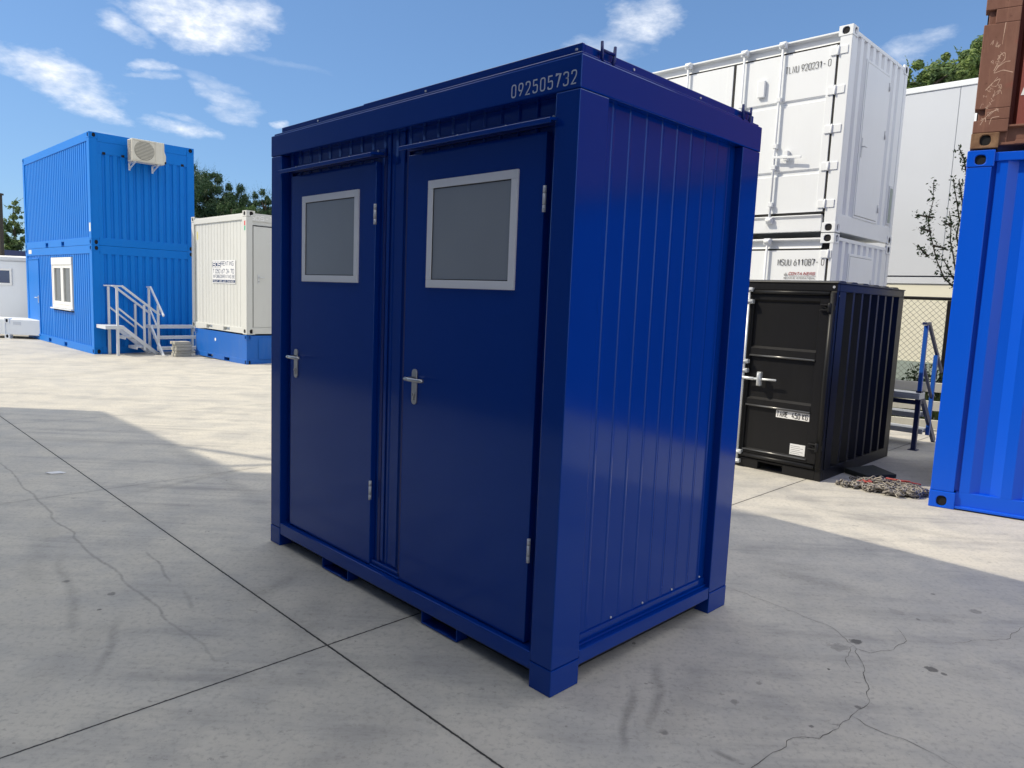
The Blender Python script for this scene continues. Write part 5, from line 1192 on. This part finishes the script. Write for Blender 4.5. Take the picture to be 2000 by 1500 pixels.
tree('conifer_tree', -11.1, 26.6, 5.4, [(-.75,0,5.0,.62),(-.3,0,4.9,.6),(-.1,-.3,4.2,.95),(1.3,0,4.1,.5),(.3,-.4,3.4,.9),(-1.0,-.3,3.6,.9),(.35,0,4.55,.6),(.75,-.2,4.0,.8),(-.5,-.2,3.3,1.0),(.6,0,3.1,1.0),(1.0,.1,4.6,.45),(.05,0,5.2,.4),(-1.2,0,4.3,.7),(1.15,-.1,3.4,.6)], M['conifer'],
     'tall dark conifer filling the gap right of the blue office stack', gt, 75000, .085, 1, .2, .38, True)
tree('conifer_tree', -13.6, 27.5, 6.6, [(.5,0,5.6,.7),(0,0,5.0,.9),(1.1,0,5.75,.5),(1.5,.1,5.3,.6),(0,0,3.8,1.0)], M['conifer'], 'conifer whose tips show above the blue stack beside the air conditioner', gt, 9000, .08, 2, .18, .35, True, twigs=110)
tree('conifer_tree', -9.0, 26.2, 5.0, [(-.15,0,4.6,.35),(.1,0,4.15,.5),(-.2,0,3.6,.6),(.3,0,3.4,.6),(.45,0,4.5,.35),(.8,0,3.9,.5)], M['conifer'], 'slim conifer just left of the big blue cabin, behind the cream container', gt, 24000, .075, 3, .12, .4, True, twigs=80)
tree('young_tree', -9.9, 25.4, 4.6, [(0,0,4.0,.45),(.3,0,3.6,.5),(-.3,0,3.5,.5),(.1,0,3.1,.6),(.55,0,3.9,.35)], M['conifer_light'], 'lighter green bushy young tree between the two conifers behind the cream container', None, 12000, .08, 4, .1, .55, True, twigs=60)
tree('young_tree', -17.85, 26.0, 4.3, [(0,0,4.1,.16),(.05,0,3.8,.26),(-.1,0,3.4,.32),(.1,0,3.05,.4),(-.15,0,2.7,.45),(.25,0,2.5,.45),(-.5,0,3.1,.16)], M['leaf'], 'thin pale green young tree left of the blue office stack', None, 2600, .12, 5, .05, .6, False, low=1.0, twigs=20)
gr2 = 'leafy trees above the warehouse roof'
tree('leafy_tree', 12.2, 22.6, 8.6, [(-.9,0,7.8,.7),(0,0,8.1,.9),(.8,0,8.4,.8),(-1.3,0,7.2,.6),(.2,0,7.2,1.0),(1.3,0,7.5,.8)], M['leaf'], 'yellow green tree showing over the warehouse roof next to the white stack', gr2, 11000, .13, 6, .16, .65, twigs=16, low=5)
tree('leafy_tree', 14.0, 23.0, 9.8, [(-.5,0,9.1,.7),(.3,0,9.4,.8),(-.7,0,8.3,.8),(.6,0,8.4,1.0),(0,0,7.6,1.0)], M['leaf'], 'taller green tree rising behind the warehouse roof next to the brown container', gr2, 11000, .13, 7, .18, .65, twigs=16, low=5)
tree('leafy_tree', 11.3, 21.6, 8.4, [(0,0,7.6,.6),(-.6,0,7.6,.6),(.5,0,8.2,.5),(0,0,7.0,.8),(-.2,0,8.2,.5),(.9,0,8.5,.5)], M['leaf'], 'low bushy tree behind the warehouse roof, touching the end of the white stack', gr2, 8000, .13, 8, .14, .65, twigs=16, low=5)
# sapling before the warehouse wall
sp_ = thing('sapling', (8.3, 11.6, 0), 0, 'sparse dark-leaved sapling in front of the warehouse wall, beside the cobalt container', 'tree')
rg = random.Random(9); br_ = MB(); lf = MB()
org = Vector((8.3, 11.6, 0)); Y0 = 11.6
branches = [[(1905,620),(1870,565),(1845,545),(1830,510),(1820,470),(1812,430),(1822,395),(1824,352)], [(1905,600),(1880,560),(1862,545),(1850,520),(1838,500)], [(1900,600),(1868,540),(1862,500),(1856,470),(1858,435),(1854,412)],
            [(1880,520),(1868,460),(1874,430),(1868,390),(1862,352)], [(1812,500),(1800,488),(1793,478)], [(1818,452),(1803,447),(1796,444)], [(1820,425),(1800,421),(1788,420)], [(1880,440),(1880,395),(1873,352)], [(1856,440),(1846,436),(1842,433)], [(1900,420),(1888,340),(1882,308),(1873,288)], [(1822,480),(1835,482),(1848,485)]]
for bi, pts in enumerate(branches):
    P = [at(u, v, Y0+.25*math.sin(bi*2.3+k*.7))-org for k, (u, v) in enumerate(pts)]
    if bi < 4: P = [Vector((0, 0, 1.0 if bi else .0))] + P if bi != 0 else [Vector((0, 0, 0)), Vector((-.05, 0, 1.0))]+P
    br_.tube(P, [.015*(1-k/len(P))+.003 for k in range(len(P))], 6)
    Q = P[1:] if bi < 4 else P
    for a, c in zip(Q, Q[1:]):
        n = max(3, int((c-a).length/.0085))
        for k in range(n):
            p = a.lerp(c, rg.random())+rv(rg)*rg.uniform(.01, .10); leafq(lf, p, rv(rg)+Vector((0, 0, .8)), rg.uniform(.035, .075), rg, .5)
br_.build('trunk', M['bark'], sp_); lf.build('crown', M['leaf_dark'], sp_, fix=False)
# shrub behind the mesh fence
sh = thing('shrub', (7.05, 12.2, 0), 0, 'low dark shrub growing through the foot of the mesh fence', 'shrub'); rg = random.Random(12); lf = MB(); st_ = MB()
for k in range(9):
    a = rg.uniform(0, 6.28); st_.tube([(0, 0, 0), (math.cos(a)*.15, math.sin(a)*.1, .4), (math.cos(a)*.35, math.sin(a)*.2, .75)], [.01, .007, .003], 5)
for _ in range(900):
    v = rv(rg); leafq(lf, Vector((v.x*.45, v.y*.3, .45+v.z*.33))*rg.uniform(.5, 1), rv(rg)+Vector((0, 0, 1)), rg.uniform(.05, .09), rg, .6)
st_.build('stem', M['bark'], sh); lf.build('foliage', M['leaf_dark'], sh, fix=False)
